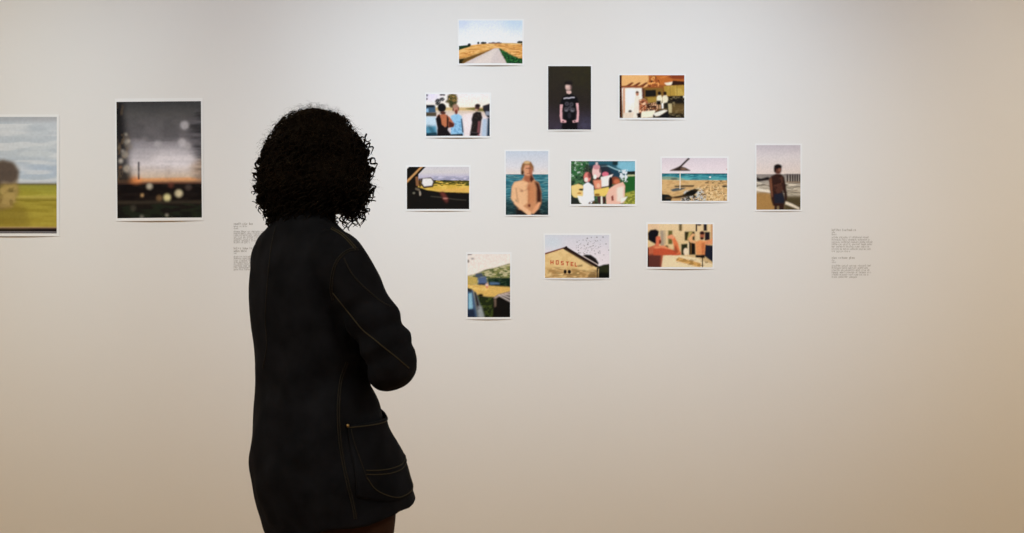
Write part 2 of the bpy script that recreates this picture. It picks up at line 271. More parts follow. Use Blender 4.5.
def pic_group():
    p = Pic(58, 60, 678, 475, seed=9)
    one = np.ones_like(p.X)
    p.put(one, (64, 100, 70)); p.mott(one, (100, 140, 96), 30, 22, .5); p.mott(one, (34, 60, 50), 26, 20, .58)
    m = p.mpoly([(58, 60), (250, 60), (200, 180), (58, 230)], 4); p.mott(m, (200, 216, 204), 22, 18, .64); p.mott(m, (60, 120, 70), 22, 18, .5)
    p.poly([(230, 60), (678, 60), (678, 175), (600, 200), (350, 190), (230, 120)], (52, 104, 120), 6); p.poly([(510, 62), (678, 62), (678, 160), (600, 170), (500, 120)], (134, 190, 208), 8)
    p.poly([(340, 110), (440, 105), (520, 160), (560, 230), (480, 220), (350, 180)], (44, 78, 96), 6); p.line([(350, 112), (420, 108), (480, 135), (560, 165)], 9, (170, 208, 216), 4); p.rect(460, 62, 510, 100, (36, 60, 66), 6)
    p.poly([(600, 160), (678, 158), (678, 192), (600, 192)], (40, 48, 38), 4); p.rect(600, 192, 678, 210, (200, 200, 160), 4); m = p.mpoly([(560, 212), (678, 206), (678, 475), (560, 475)], 3); p.put(m, (44, 110, 52)); m = p.mpoly([(560, 375), (678, 345), (678, 475), (560, 475)], 6); p.put(m, (176, 176, 76)); p.mott(m, (120, 130, 50), 20, 14, .5)
    m = p.mpoly([(520, 150), (605, 140), (605, 260), (570, 262), (520, 200)], 5); p.mott(m, (224, 230, 234), 22, 22, .48, .9)
    # people round the garden table
    p.poly([(195, 100), (400, 90), (470, 200), (440, 330), (240, 330), (170, 240)], (56, 46, 52), 8, .7)
    p.ell(305, 165, 42, 60, (240, 196, 192), 5); p.ell(305, 118, 34, 24, (206, 150, 156), 5); p.ell(340, 150, 10, 26, (50, 44, 54), 4, .8); p.ell(310, 238, 16, 20, (110, 44, 44), 5); p.ell(290, 212, 16, 22, (250, 236, 226), 4); p.rect(296, 72, 318, 98, (216, 190, 190), 4)
    p.ell(216, 215, 34, 48, (224, 136, 126), 5); p.ell(240, 195, 20, 30, (96, 48, 54), 6, .8); p.ell(205, 240, 18, 22, (250, 220, 214), 4)
    p.ell(390, 188, 32, 24, (220, 120, 140), 5); p.poly([(345, 215), (420, 200), (466, 186), (440, 230), (418, 300), (350, 310)], (244, 228, 224), 5)
    p.poly([(270, 245), (350, 240), (350, 330), (290, 330)], (226, 150, 120), 6); p.ell(322, 296, 18, 22, (240, 190, 160), 5)
    p.poly([(60, 300), (130, 280), (180, 300), (180, 400), (90, 415), (66, 380)], (240, 208, 140), 5); p.ell(160, 335, 26, 10, (50, 56, 30), 4); p.ell(140, 370, 22, 8, (190, 140, 60), 4)
    p.poly([(280, 340), (420, 310), (440, 360), (380, 400), (280, 395)], (236, 204, 110), 5); p.ell(310, 385, 26, 12, (150, 110, 40), 4)
    p.poly([(178, 290), (220, 262), (275, 300), (282, 440), (250, 475), (160, 475), (176, 380)], (232, 236, 246), 4); p.poly([(120, 395), (180, 400), (180, 475), (140, 460)], (244, 240, 236), 4)
    p.poly([(58, 400), (120, 420), (150, 475), (58, 475)], (52, 58, 54), 5)
    p.ell(482, 250, 46, 38, (150, 80, 56), 6); p.ell(500, 258, 30, 24, (202, 120, 84), 6); p.ell(440, 262, 18, 50, (44, 34, 34), 5)
    p.poly([(425, 330), (480, 290), (560, 262), (580, 300), (572, 460), (520, 475), (400, 475), (395, 400)], (240, 190, 172), 5); p.poly([(500, 320), (565, 300), (565, 450), (500, 450)], (248, 226, 216), 8, .8); p.poly([(445, 400), (465, 390), (470, 440), (450, 445)], (140, 76, 66), 5)
    p.poly([(310, 400), (345, 400), (345, 470), (320, 470)], (90, 60, 66), 4); p.poly([(360, 410), (385, 400), (392, 470), (365, 470)], (84, 44, 44), 4); p.poly([(345, 400), (360, 400), (362, 475), (346, 475)], (246, 236, 226), 3)
    m = p.mpoly([(225, 445), (310, 440), (310, 475), (225, 475)], 4); p.mott(m, (110, 80, 50), 14, 12, .5); p.poly([(540, 420), (605, 400), (580, 440), (540, 465)], (236, 236, 224), 4)
    p.grain(.06); return p
def pic_beach():
    p = Pic(65, 57, 685, 465, seed=10)
    p.vgrad([(57, (214, 204, 210)), (150, (226, 214, 218)), (206, (230, 220, 222))])
    sea(p, 205, 272, [(38, 108, 122), (60, 156, 168), (112, 184, 182), (26, 90, 108), (120, 196, 198)])
    p.poly([(65, 236), (150, 236), (260, 250), (300, 268), (65, 268)], (156, 168, 140), 4, .8); p.ell(180, 258, 34, 6, (56, 70, 70), 3); p.ell(522, 240, 10, 7, (240, 246, 246), 2)
    m = p.mpoly([(65, 262), (260, 270), (460, 268), (685, 272), (685, 465), (65, 465)], 2); p.put(m, (216, 182, 130)); p.mott(m, (196, 156, 104), 30, 10, .55, .6)
    m = p.mpoly([(400, 330), (685, 310), (685, 465), (300, 465)], 12); p.mott(m, (140, 104, 62), 14, 14, .58, .8); p.mott(m, (236, 214, 170), 14, 12, .58, .7)
    m = band(p, 268, 300)*(p.X > 470); p.mott(m, (120, 100, 70), 20, 6, .6)
    m = p.mpoly([(280, 370), (430, 350), (480, 400), (480, 465), (240, 465)], 6); p.mott(m, (200, 204, 206), 18, 12, .45, .9); p.mott(m, (50, 50, 44), 18, 12, .6, .9)
    p.poly([(66, 400), (130, 405), (165, 430), (150, 465), (65, 465)], (30, 38, 38), 5)
    p.poly([(150, 430), (260, 410), (320, 370), (380, 348), (420, 360), (340, 420), (200, 440)], (66, 52, 34), 5); p.poly([(290, 392), (350, 362), (400, 380), (370, 410), (300, 408)], (32, 28, 22), 4)
    p.poly([(145, 360), (200, 342), (300, 340), (240, 366), (170, 376)], (96, 106, 108), 4); p.poly([(185, 322), (300, 316), (372, 318), (365, 330), (190, 334)], (62, 52, 42), 4); p.rect(100, 430, 300, 445, (120, 88, 50), 6, .6)
    p.ell(662, 327, 26, 8, (44, 42, 38), 4); p.ell(610, 298, 16, 5, (110, 90, 66), 3); p.ell(498, 290, 12, 5, (110, 90, 66), 3)
    p.line([(238, 170), (236, 350)], 8, (232, 222, 206), 1); p.poly([(148, 172), (190, 155), (236, 135), (290, 150), (336, 176), (336, 182), (140, 180)], (94, 74, 64), 3)
    p.line([(240, 142), (318, 66)], 17, (62, 48, 46), 3); p.poly([(236, 138), (200, 165), (180, 176), (238, 176)], (60, 46, 42), 3); p.ell(270, 162, 24, 9, (140, 114, 94), 4); p.ell(322, 66, 7, 6, (70, 54, 54), 2); p.ell(680, 165, 6, 5, (200, 130, 130), 2)
    p.grain(.05); return p
def pic_shore():
    p = Pic(45, 37, 355, 495, seed=11)
    p.vgrad([(37, (196, 188, 194)), (120, (216, 208, 208)), (242, (222, 208, 200)), (246, (150, 142, 138)), (300, (178, 168, 156)), (350, (196, 184, 166)), (495, (140, 120, 86))])
    m = band(p, 300, 400); p.mott(m, (226, 216, 198), 60, 9, .56, .7); p.mott(m, (120, 112, 96), 50, 8, .6, .7)
    p.poly([(45, 370), (140, 372), (180, 420), (190, 495), (45, 495)], (178, 140, 84), 12); p.poly([(45, 340), (150, 362), (150, 376), (45, 360)], (232, 222, 206), 5)
    p.poly([(230, 400), (355, 400), (355, 495), (240, 495)], (96, 84, 58), 12); p.poly([(250, 435), (300, 455), (350, 482), (345, 494), (290, 472), (245, 455)], (228, 216, 196), 5)
    p.poly([(48, 265), (75, 275), (125, 262), (140, 268), (135, 285), (95, 290), (60, 296), (48, 285)], (36, 28, 30), 3)
    for x in (262, 282, 300, 317, 333, 350): p.rect(x-5, 244, x+5, 302, (64, 54, 54), 2)
    p.rect(240, 243, 355, 250, (120, 112, 110), 3); p.rect(255, 296, 355, 306, (150, 130, 110), 4)
    p.poly([(132, 280), (150, 255), (180, 242), (215, 242), (240, 262), (252, 320), (262, 400), (256, 430), (244, 436), (238, 380), (226, 350), (242, 430), (238, 480), (238, 495), (168, 495), (172, 470), (160, 465), (148, 420), (140, 350)], (66, 42, 36), 3)
    p.poly([(135, 285), (150, 262), (156, 330), (160, 400), (152, 410), (142, 350)], (150, 100, 72), 4, .8); m = p.mpoly([(160, 260), (230, 260), (230, 370), (170, 390)], 5); p.mott(m, (110, 72, 58), 26, 26, .5, .6)
    p.poly([(168, 385), (230, 375), (242, 430), (238, 450), (172, 450)], (46, 48, 62), 4)
    p.ell(196, 210, 26, 34, (110, 70, 58), 4); p.ell(196, 190, 28, 17, (34, 26, 26), 4); p.ell(176, 212, 8, 20, (40, 28, 26), 3); p.ell(206, 212, 9, 12, (160, 112, 92), 4, .7)
    p.rect(190, 470, 204, 495, (150, 130, 96), 3)
    p.grain(.06); return p
def pic_camp():
    p = Pic(53, 42, 345, 478, seed=12)
    p.vgrad([(42, (232, 222, 216)), (180, (238, 226, 218)), (478, (60, 62, 38))])
    m = p.mpoly([(53, 195), (110, 180), (180, 150), (250, 135), (345, 108), (345, 280), (53, 280)], 4); p.put(m, (150, 150, 96)); p.mott(m, (96, 108, 66), 24, 12, .5); p.mott(m, (206, 196, 160), 26, 10, .56)
    p.poly([(108, 178), (150, 172), (165, 200), (108, 205)], (84, 96, 112), 5); p.poly([(53, 195), (120, 205), (120, 250), (53, 250)], (200, 176, 100), 5)
    m = p.mpoly([(190, 212), (260, 205), (345, 208), (345, 275), (200, 272)], 4); p.put(m, (26, 52, 38)); p.mott(m, (60, 84, 60), 20, 14, .6)
    p.poly([(205, 235), (275, 240), (270, 252), (205, 254)], (96, 124, 156), 3); p.poly([(125, 205), (180, 196), (190, 262), (128, 260)], (96, 116, 152), 3); p.rect(130, 245, 190, 266, (60, 66, 80), 3)
    p.poly([(53, 250), (345, 270), (345, 310), (220, 345), (100, 325), (53, 300)], (222, 186, 106), 4); m = p.mpoly([(60, 255), (200, 270), (200, 300), (60, 280)], 4); p.mott(m, (236, 206, 130), 30, 8, .5)
    p.ell(187, 262, 9, 18, (224, 140, 110), 3); p.rect(178, 248, 196, 262, (230, 214, 206), 3)
    m = p.mpoly([(110, 325), (200, 338), (260, 340), (260, 478), (150, 478)], 4); p.put(m, (48, 58, 30)); p.mott(m, (84, 96, 44), 22, 18, .55)
    p.poly([(53, 280), (92, 290), (125, 478), (53, 478)], (84, 110, 140), 4); p.poly([(60, 315), (82, 310), (90, 420), (62, 425)], (150, 196, 216), 5); p.poly([(53, 425), (100, 420), (110, 478), (53, 478)], (46, 60, 84), 6); p.poly([(53, 275), (85, 285), (80, 305), (53, 300)], (60, 66, 70), 4)
    p.poly([(92, 295), (115, 310), (168, 478), (120, 478)], (120, 130, 132), 4); p.poly([(100, 300), (112, 312), (140, 420), (122, 430)], (60, 44, 46), 4); p.ell(144, 326, 18, 10, (38, 32, 26), 4)
    p.poly([(232, 345), (262, 322), (345, 300), (345, 478), (225, 478)], (32, 28, 24), 4); p.poly([(232, 345), (262, 322), (345, 300), (345, 312), (270, 332), (240, 352)], (190, 170, 160), 3)
    for k in range(3): p.line([(268+k*22, 326-k*4), (345, 368-k*22)], 8, (216, 204, 200), 3)
    p.poly([(235, 355), (248, 350), (250, 400), (238, 410)], (130, 110, 96), 4); p.rect(53, 40, 84, 48, (84, 72, 70), 3); p.ell(58, 92, 7, 10, (110, 100, 96), 3); p.ell(88, 75, 12, 5, (150, 142, 140), 3); p.poly([(120, 400), (150, 400), (170, 478), (130, 478)], (190, 196, 200), 6, .5)
    p.grain(.08); return p
GL = {'H': [[(0, 0), (0, 1)], [(1, 0), (1, 1)], [(0, .5), (1, .5)]], 'O': [[(0, 0), (1, 0), (1, 1), (0, 1), (0, 0)]],
      'S': [[(1, 0), (0, 0), (0, .5), (1, .5), (1, 1), (0, 1)]], 'T': [[(0, 0), (1, 0)], [(.5, 0), (.5, 1)]],
      'E': [[(1, 0), (0, 0), (0, 1), (1, 1)], [(0, .5), (.8, .5)]], 'L': [[(0, 0), (0, 1), (1, 1)]]}
def pic_hostel():
    p = Pic(50, 50, 695, 480, st=2.2, seed=13)
    p.vgrad([(50, (208, 208, 216)), (200, (222, 216, 222)), (350, (230, 222, 226))]); p.put(p.mell(130, 130, 100, 60, 40), (204, 216, 224), .7)
    p.poly([(420, 265), (455, 245), (510, 250), (560, 285), (588, 330), (570, 365), (500, 330)], (40, 34, 34), 4)
    p.poly([(585, 365), (640, 345), (695, 340), (695, 480), (580, 480)], (54, 58, 36), 5); p.poly([(585, 420), (695, 430), (695, 480), (580, 480)], (24, 28, 20), 8)
    m = p.mpoly([(50, 240), (250, 182), (590, 372), (582, 480), (50, 480)], 2); p.put(m, (228, 200, 146)); p.mott(m, (216, 182, 122), 50, 40, .5, .5)
    m = p.mpoly([(50, 385), (230, 375), (420, 400), (582, 400), (582, 480), (50, 480)], 8); p.mott(m, (150, 122, 72), 60, 18, .5, .8); p.mott(m, (190, 150, 96), 40, 14, .5, .6)
    p.poly([(50, 232), (225, 178), (262, 166), (270, 176), (60, 244), (50, 244)], (122, 66, 50), 3)
    p.poly([(225, 185), (262, 166), (600, 368), (560, 374)], (54, 36, 32), 2); p.poly([(232, 190), (262, 192), (540, 362), (520, 366)], (94, 70, 50), 4, .8)
    p.line([(430, 262), (575, 346)], 9, (206, 190, 184), 2); p.ell(264, 172, 10, 10, (40, 28, 28), 2)
    for ch, x, y, w in (('H', 110, 306, 22), ('O', 162, 308, 22), ('S', 214, 314, 20), ('T', 262, 320, 24), ('E', 312, 324, 20), ('L', 352, 328, 18)):
        for st in GL[ch]: p.line([(x+a*w, y+b*34) for a, b in st], 8.5, (196, 76, 34), 0)
    p.poly([(375, 355), (425, 345), (425, 365), (380, 370)], (150, 120, 70), 4, .8)
    p.ell(252, 417, 16, 20, (36, 24, 24), 3); p.ell(294, 418, 17, 20, (36, 24, 24), 3); p.rect(232, 440, 316, 446, (150, 120, 80), 3)
    p.poly([(568, 375), (600, 362), (600, 380), (582, 395), (580, 480), (566, 480)], (40, 36, 32), 3, .9); p.poly([(505, 420), (560, 405), (565, 480), (470, 480)], (120, 100, 66), 6, .6)
    for x, y, q in ((474, 84, 8), (515, 76, 6), (570, 74, 8), (632, 72, 8), (372, 122, 6), (432, 102, 5), (478, 145, 7), (508, 118, 5), (588, 172, 6), (661, 140, 7), (598, 212, 6), (600, 232, 5), (385, 205, 7), (415, 178, 5), (445, 160, 5), (462, 185, 5), (480, 205, 5), (520, 190, 5), (545, 210, 5), (530, 160, 5), (400, 228, 5), (440, 240, 6), (470, 225, 5), (688, 202, 6), (640, 250, 5), (625, 300, 4), (555, 240, 5), (500, 170, 5), (405, 145, 4), (366, 160, 4)):
        p.ell(x, y, q, q*.6, (96, 84, 90), 2, .95, 20)
    for _ in range(60):
        x = p.r.uniform(360, 610); y = p.r.uniform(100, 250)
        if y < 110+abs(x-480)*1.2+90: p.ell(x, y, 4, 2.6, (110, 98, 106), 1, .8)
    p.grain(.04); return p
def pic_muscle():
    p = Pic(103, 75, 635, 427, seed=14)
    p.vgrad([(75, (228, 204, 164)), (250, (222, 196, 150)), (427, (206, 176, 128))])
    p.rect(103, 75, 200, 130, (226, 196, 160), 5)
    p.poly([(205, 130), (235, 130), (240, 270), (210, 270)], (176, 160, 140), 5); p.rect(272, 130, 305, 240, (120, 112, 60), 4); p.rect(236, 130, 250, 240, (196, 176, 146), 4); p.rect(360, 75, 384, 132, (120, 104, 70), 3); p.ell(258, 262, 14, 14, (110, 104, 66), 4)
    p.rect(495, 75, 508, 135, (60, 48, 44), 2); p.rect(508, 75, 540, 90, (90, 70, 56), 3); p.rect(560, 75, 588, 132, (48, 40, 46), 3)
    p.rect(405, 138, 488, 210, (70, 66, 38), 4); p.poly([(440, 138), (470, 138), (430, 210), (425, 210)], (196, 176, 110), 5); p.rect(570, 140, 612, 210, (46, 38, 44), 4)
    p.poly([(378, 240), (430, 235), (430, 290), (400, 330), (378, 330)], (58, 62, 38), 4); p.rect(440, 215, 494, 325, (38, 32, 26), 4); p.rect(452, 225, 462, 320, (120, 90, 50), 2); p.ell(415, 300, 20, 30, (236, 216, 190), 5); p.rect(432, 230, 440, 330, (236, 222, 190), 3)
    p.poly([(570, 240), (635, 250), (635, 385), (560, 330)], (40, 44, 60), 4); p.rect(620, 75, 635, 240, (206, 160, 116), 4)
    p.poly([(430, 195), (470, 150), (500, 165), (470, 180), (470, 205), (520, 220), (520, 240), (450, 225)], (230, 180, 130), 4); p.poly([(560, 215), (600, 205), (632, 190), (635, 235), (600, 245), (565, 240)], (222, 156, 110), 4)
    p.poly([(492, 225), (530, 205), (575, 215), (568, 330), (500, 330), (496, 280)], (228, 158, 100), 4); p.poly([(540, 230), (572, 230), (565, 325), (545, 325)], (196, 112, 64), 6, .7)
    p.ell(548, 165, 20, 32, (180, 110, 80), 4); p.ell(548, 148, 20, 14, (56, 34, 34), 3); p.ell(546, 192, 16, 12, (70, 38, 34), 4)
    p.poly([(492, 328), (568, 325), (572, 352), (495, 352)], (32, 24, 24), 3); p.poly([(500, 350), (535, 350), (530, 400), (505, 380)], (216, 190, 150), 4)
    p.poly([(220, 340), (300, 320), (500, 350), (635, 400), (635, 427), (200, 427)], (232, 214, 178), 5); p.poly([(355, 345), (540, 395), (530, 427), (330, 375)], (214, 170, 100), 5); m = p.mpoly([(340, 350), (600, 380), (600, 427), (340, 400)], 5); p.mott(m, (150, 116, 60), 30, 12, .58, .6); p.rect(548, 340, 556, 427, (60, 44, 30), 2)
    p.poly([(103, 270), (180, 240), (230, 270), (310, 290), (305, 320), (230, 330), (215, 427), (103, 427)], (196, 110, 76), 4); p.poly([(103, 330), (150, 320), (215, 330), (210, 427), (103, 427)], (84, 50, 50), 8, .85); p.poly([(145, 260), (235, 250), (310, 290), (200, 300)], (232, 150, 106), 6)
    p.poly([(150, 280), (220, 270), (370, 300), (375, 325), (340, 332), (220, 326), (150, 330)], (200, 96, 60), 5); p.poly([(300, 195), (322, 180), (350, 230), (370, 310), (340, 325), (318, 260)], (226, 134, 84), 4); p.poly([(262, 175), (300, 160), (325, 182), (310, 200), (268, 195)], (230, 160, 120), 3); p.poly([(330, 240), (355, 300), (340, 320), (312, 290)], (160, 74, 46), 6, .8)
    p.poly([(165, 170), (205, 175), (212, 215), (195, 250), (165, 255)], (222, 124, 90), 4); p.ell(205, 222, 9, 18, (120, 50, 36), 4)
    p.poly([(105, 150), (125, 125), (170, 118), (195, 135), (190, 170), (170, 185), (172, 240), (140, 225), (108, 205)], (28, 24, 34), 4); p.rect(103, 270, 112, 427, (30, 22, 26), 3)
    p.grain(.06); return p
def pic_bokeh():
    p = Pic(28, 40, 367, 503, seed=15)
    p.vgrad([(40, (74, 74, 76)), (90, (100, 98, 98)), (180, (124, 120, 124)), (230, (176, 172, 178)), (290, (216, 210, 214)), (340, (214, 196, 178)), (352, (216, 170, 128)), (364, (120, 86, 68)), (372, (40, 34, 32)), (435, (44, 34, 30)), (503, (34, 36, 30))])
    p.put(p.mell(260, 270, 90, 34, 16), (232, 226, 230), .6); p.mott(p.blur(band(p, 215, 320), 10), (160, 156, 164), 130, 16, .5, .3, 2.5)
    p.mott(band(p, 40, 200), (82, 82, 84), 70, 40, .55, .35)
    p.line([(90, 352), (367, 348)], 9, (232, 160, 90), 5, .6); p.put(p.mell(100, 352, 30, 12, 8), (240, 150, 80), .7)
    m = p.mpoly([(28, 40), (52, 40), (66, 150), (84, 210), (74, 260), (90, 350), (90, 370), (28, 370)], 12); p.put(m, (34, 32, 34), .93); p.mott(m, (120, 100, 78), 12, 22, .64, .55); p.poly([(66, 165), (80, 195), (96, 225), (70, 235), (56, 200)], (150, 140, 130), 6, .5)
    m = p.mpoly([(315, 130), (367, 60), (367, 350), (340, 350), (352, 260), (325, 220)], 16); p.put(m, (58, 56, 60), .75); p.mott(m, (140, 136, 142), 70, 12, .56, .5, 3)
    p.poly([(320, 295), (367, 270), (367, 345), (330, 335)], (206, 180, 158), 10, .6); p.mott(m, (34, 32, 34), 60, 9, .6, .5, 3)
    p.rect(232, 300, 240, 360, (150, 124, 116), 8, .4); p.rect(114, 280, 119, 350, (52, 46, 54), 2)
    p.mott(band(p, 370, 440), (28, 20, 20), 50, 16, .5, .7); p.rect(28, 436, 367, 446, (84, 76, 62), 5, .7); p.mott(band(p, 446, 503), (48, 56, 40), 40, 12, .55, .7)
    for x, y, r_, c, a in ((300, 136, 17, (196, 192, 196), .7), (194, 210, 15, (190, 186, 190), .5), (290, 205, 16, (206, 202, 206), .6), (312, 218, 14, (196, 190, 192), .5), (62, 250, 15, (190, 182, 170), .5), (68, 306, 15, (206, 196, 182), .5), (70, 200, 10, (186, 180, 170), .45), (45, 275, 9, (214, 206, 196), .7), (160, 377, 12, (206, 196, 176), .8), (276, 406, 15, (214, 202, 170), .9), (230, 422, 14, (222, 212, 160), .95), (199, 424, 12, (150, 120, 84), .7), (245, 372, 12, (140, 84, 66), .5), (314, 382, 13, (110, 96, 90), .5), (94, 463, 12, (92, 88, 76), .6), (130, 412, 5, (255, 210, 150), .95), (229, 492, 5, (206, 196, 180), .8), (128, 498, 8, (150, 150, 140), .6), (66, 170, 4, (230, 220, 200), .8), (78, 196, 4, (224, 214, 200), .8), (52, 235, 4, (230, 220, 210), .8), (36, 220, 5, (150, 140, 120), .6), (44, 300, 4, (220, 160, 110), .7), (140, 188, 12, (150, 146, 150), .4)):
        p.ell(x, y, r_, r_, c, 3, a)
    p.ell(112, 322, 18, 5, (206, 196, 200), 4, .3)
    p.grain(.06); return p
def pic_train():
    # x from far left; the right 225 units are what the photograph shows
    p = Pic(-108, 32, 224, 486, seed=16)
    p.vgrad([(32, (182, 184, 188)), (60, (196, 202, 208)), (180, (200, 206, 210)), (240, (176, 190, 206)), (290, (190, 200, 208)), (294, (146, 142, 96)), (300, (160, 158, 70)), (335, (176, 170, 70)), (350, (158, 146, 52)), (460, (176, 158, 60)), (464, (84, 62, 52)), (472, (36, 28, 30)), (486, (52, 48, 52))])
    p.mott(band(p, 32, 290), (180, 189, 198), 130, 24, .52, .5); p.mott(band(p, 60, 290), (216, 218, 220), 130, 18, .56, .6)
    p.rect(-108, 36, 224, 46, (166, 166, 170), 6, .6); p.rect(-108, 290, 224, 296, (104, 92, 66), 3, .8)
    p.rect(-108, 338, 224, 352, (206, 190, 104), 5, .6); p.rect(-108, 352, 224, 360, (140, 128, 44), 4, .7); p.mott(band(p, 360, 460), (190, 176, 78), 120, 14, .5, .5); p.mott(band(p, 300, 338), (160, 150, 52), 100, 8, .5, .5)
    # someone mirrored in the pane
    p.poly([(-60, 460), (-50, 400), (0, 370), (60, 360), (110, 390), (122, 460)], (140, 122, 50), 12, .6)
    p.poly([(-46, 250), (-30, 215), (10, 200), (55, 212), (76, 245), (72, 285), (78, 325), (66, 350), (50, 385), (0, 395), (-30, 370)], (150, 126, 84), 6, .75)
    p.poly([(-46, 250), (-30, 212), (10, 200), (52, 208), (76, 242), (72, 275), (50, 292), (10, 285), (-10, 325), (-36, 330)], (88, 74, 68), 6, .82)
    m = p.mpoly([(0, 300), (70, 295), (70, 380), (0, 380)], 6); p.mott(m, (196, 172, 110), 22, 22, .52, .6); p.rect(28, 318, 66, 324, (90, 76, 50), 4, .6); p.rect(-108, 460, 224, 464, (210, 176, 150), 2, .6); p.rect(-108, 479, 224, 482, (176, 172, 176), 1, .7)
    p.grain(.04); return p
# ---- end of painter ----

# ------------------------------------------------------------ materials
def mat(name, col, rough=.6, spec=.5, bump=None, vary=None, metal=0.0):
    """bump=(scale, strength, distance)  vary=(scale, colour)"""
    m = bpy.data.materials.new(name); m.use_nodes = True
    nt = m.node_tree; b = nt.nodes['Principled BSDF']
    b.inputs['Base Color'].default_value = (*col, 1); b.inputs['Roughness'].default_value = rough
    b.inputs['Specular IOR Level'].default_value = spec; b.inputs['Metallic'].default_value = metal
    tc = nt.nodes.new('ShaderNodeTexCoord')
    if vary:
        n = nt.nodes.new('ShaderNodeTexNoise'); n.inputs['Scale'].default_value = vary[0]; n.inputs['Detail'].default_value = 5
        nt.links.new(tc.outputs['Object'], n.inputs['Vector'])
        mx = nt.nodes.new('ShaderNodeMix'); mx.data_type = 'RGBA'
        mx.inputs['A'].default_value = (*col, 1); mx.inputs['B'].default_value = (*vary[1], 1)
        nt.links.new(n.outputs['Fac'], mx.inputs['Factor']); nt.links.new(mx.outputs['Result'], b.inputs['Base Color'])
    if bump:
        n = nt.nodes.new('ShaderNodeTexNoise'); n.inputs['Scale'].default_value = bump[0]; n.inputs['Detail'].default_value = 4
        nt.links.new(tc.outputs['Object'], n.inputs['Vector'])
        bp = nt.nodes.new('ShaderNodeBump'); bp.inputs['Strength'].default_value = bump[1]; bp.inputs['Distance'].default_value = bump[2]
        nt.links.new(n.outputs['Fac'], bp.inputs['Height']); nt.links.new(bp.outputs['Normal'], b.inputs['Normal'])
    return m

M_WALL = mat('white_wall_paint', (.80, .785, .765), .75, .25, (60, .12, .002), (1.4, (.775, .76, .742)))
M_CEIL = mat('white_ceiling_paint', (.78, .76, .73), .8, .2)
M_PAPER = mat('white_photo_paper', (.845, .842, .838), .55, .15)
M_INK = mat('grey_vinyl_lettering', (.36, .32, .28), .6, .3)
M_BLACK = mat('black_powder_coat', (.02, .02, .02), .5)
M_METAL = mat('brushed_metal', (.5, .5, .5), .35, .5, metal=1)
M_SKIN = mat('skin', (.36, .20, .13), .5, .4, (90, .1, .002))
M_HAIR = mat('black_brown_curls', (.0036, .0027, .0026), .65, .06)
M_FRIZZ = mat('backlit_brown_frizz', (.026, .019, .013), .6, .15)  # paler than the curls: backlit glow put into the colour
M_TROUSER = mat('dark_brown_cloth', (.024, .011, .0085), .85, .15, (120, .3, .002))
M_SHOE = mat('black_leather', (.012, .011, .011), .4, .5)
M_SOLE = mat('dark_rubber', (.03, .028, .026), .7, .3)
M_LIP = mat('lip_and_brow', (.14, .05, .04), .6)
M_EYE = mat('eye', (.6, .6, .58), .2)
M_STITCH = mat('olive_stitching', (.027, .026, .019), .8, .2)
M_SEAM = mat('faded_seam_ridge', (.0095, .0105, .0135), .85, .2)
M_BRASS = mat('brass_rivet', (.30, .23, .12), .45, .5, metal=1)

def denim():
    m = mat('black_indigo_denim', (.0105, .0115, .0140), .9, .06)
    nt = m.node_tree; b = nt.nodes['Principled BSDF']
    tc = nt.nodes.new('ShaderNodeTexCoord')
    wv = nt.nodes.new('ShaderNodeTexWave'); wv.bands_direction = 'DIAGONAL'
    wv.inputs['Scale'].default_value = 260; wv.inputs['Distortion'].default_value = 2; wv.inputs['Detail'].default_value = 2
    nt.links.new(tc.outputs['Object'], wv.inputs['Vector'])
    n = nt.nodes.new('ShaderNodeTexNoise'); n.inputs['Scale'].default_value = 14; n.inputs['Detail'].default_value = 8
    nt.links.new(tc.outputs['Object'], n.inputs['Vector'])
    cr = nt.nodes.new('ShaderNodeValToRGB')
    cr.color_ramp.elements[0].position = .35; cr.color_ramp.elements[0].color = (.0034, .0047, .0090, 1)
    cr.color_ramp.elements[1].position = .75; cr.color_ramp.elements[1].color = (.0086, .0108, .0190, 1)
    nt.links.new(n.outputs['Fac'], cr.inputs['Fac']); nt.links.new(cr.outputs['Color'], b.inputs['Base Color'])
    bp = nt.nodes.new('ShaderNodeBump'); bp.inputs['Strength'].default_value = .25; bp.inputs['Distance'].default_value = .0006
    nt.links.new(wv.outputs['Fac'], bp.inputs['Height']); nt.links.new(bp.outputs['Normal'], b.inputs['Normal'])
    return m
M_DENIM = denim()

def floor_mat():
    m = mat('oiled_oak_boards', (.36, .20, .10), .38, .4); nt = m.node_tree; b = nt.nodes['Principled BSDF']
    tc = nt.nodes.new('ShaderNodeTexCoord'); br = nt.nodes.new('ShaderNodeTexBrick')
    br.inputs['Scale'].default_value = 1; br.inputs['Brick Width'].default_value = 1.8; br.inputs['Row Height'].default_value = .16
    br.inputs['Mortar Size'].default_value = .003
    br.inputs['Color1'].default_value = (.40, .225, .11, 1); br.inputs['Color2'].default_value = (.31, .165, .08, 1); br.inputs['Mortar'].default_value = (.06, .03, .02, 1)
    nt.links.new(tc.outputs['Object'], br.inputs['Vector']); nt.links.new(br.outputs['Color'], b.inputs['Base Color'])
    return m

def print_mat():
    m = bpy.data.materials.new('printed_photo_ink'); m.use_nodes = True; nt = m.node_tree; b = nt.nodes['Principled BSDF']
    a = nt.nodes.new('ShaderNodeVertexColor'); a.layer_name = 'ink'
    nt.links.new(a.outputs['Color'], b.inputs['Base Color'])
    b.inputs['Roughness'].default_value = .6; b.inputs['Specular IOR Level'].default_value = .05
    return m
M_PRINT = print_mat()

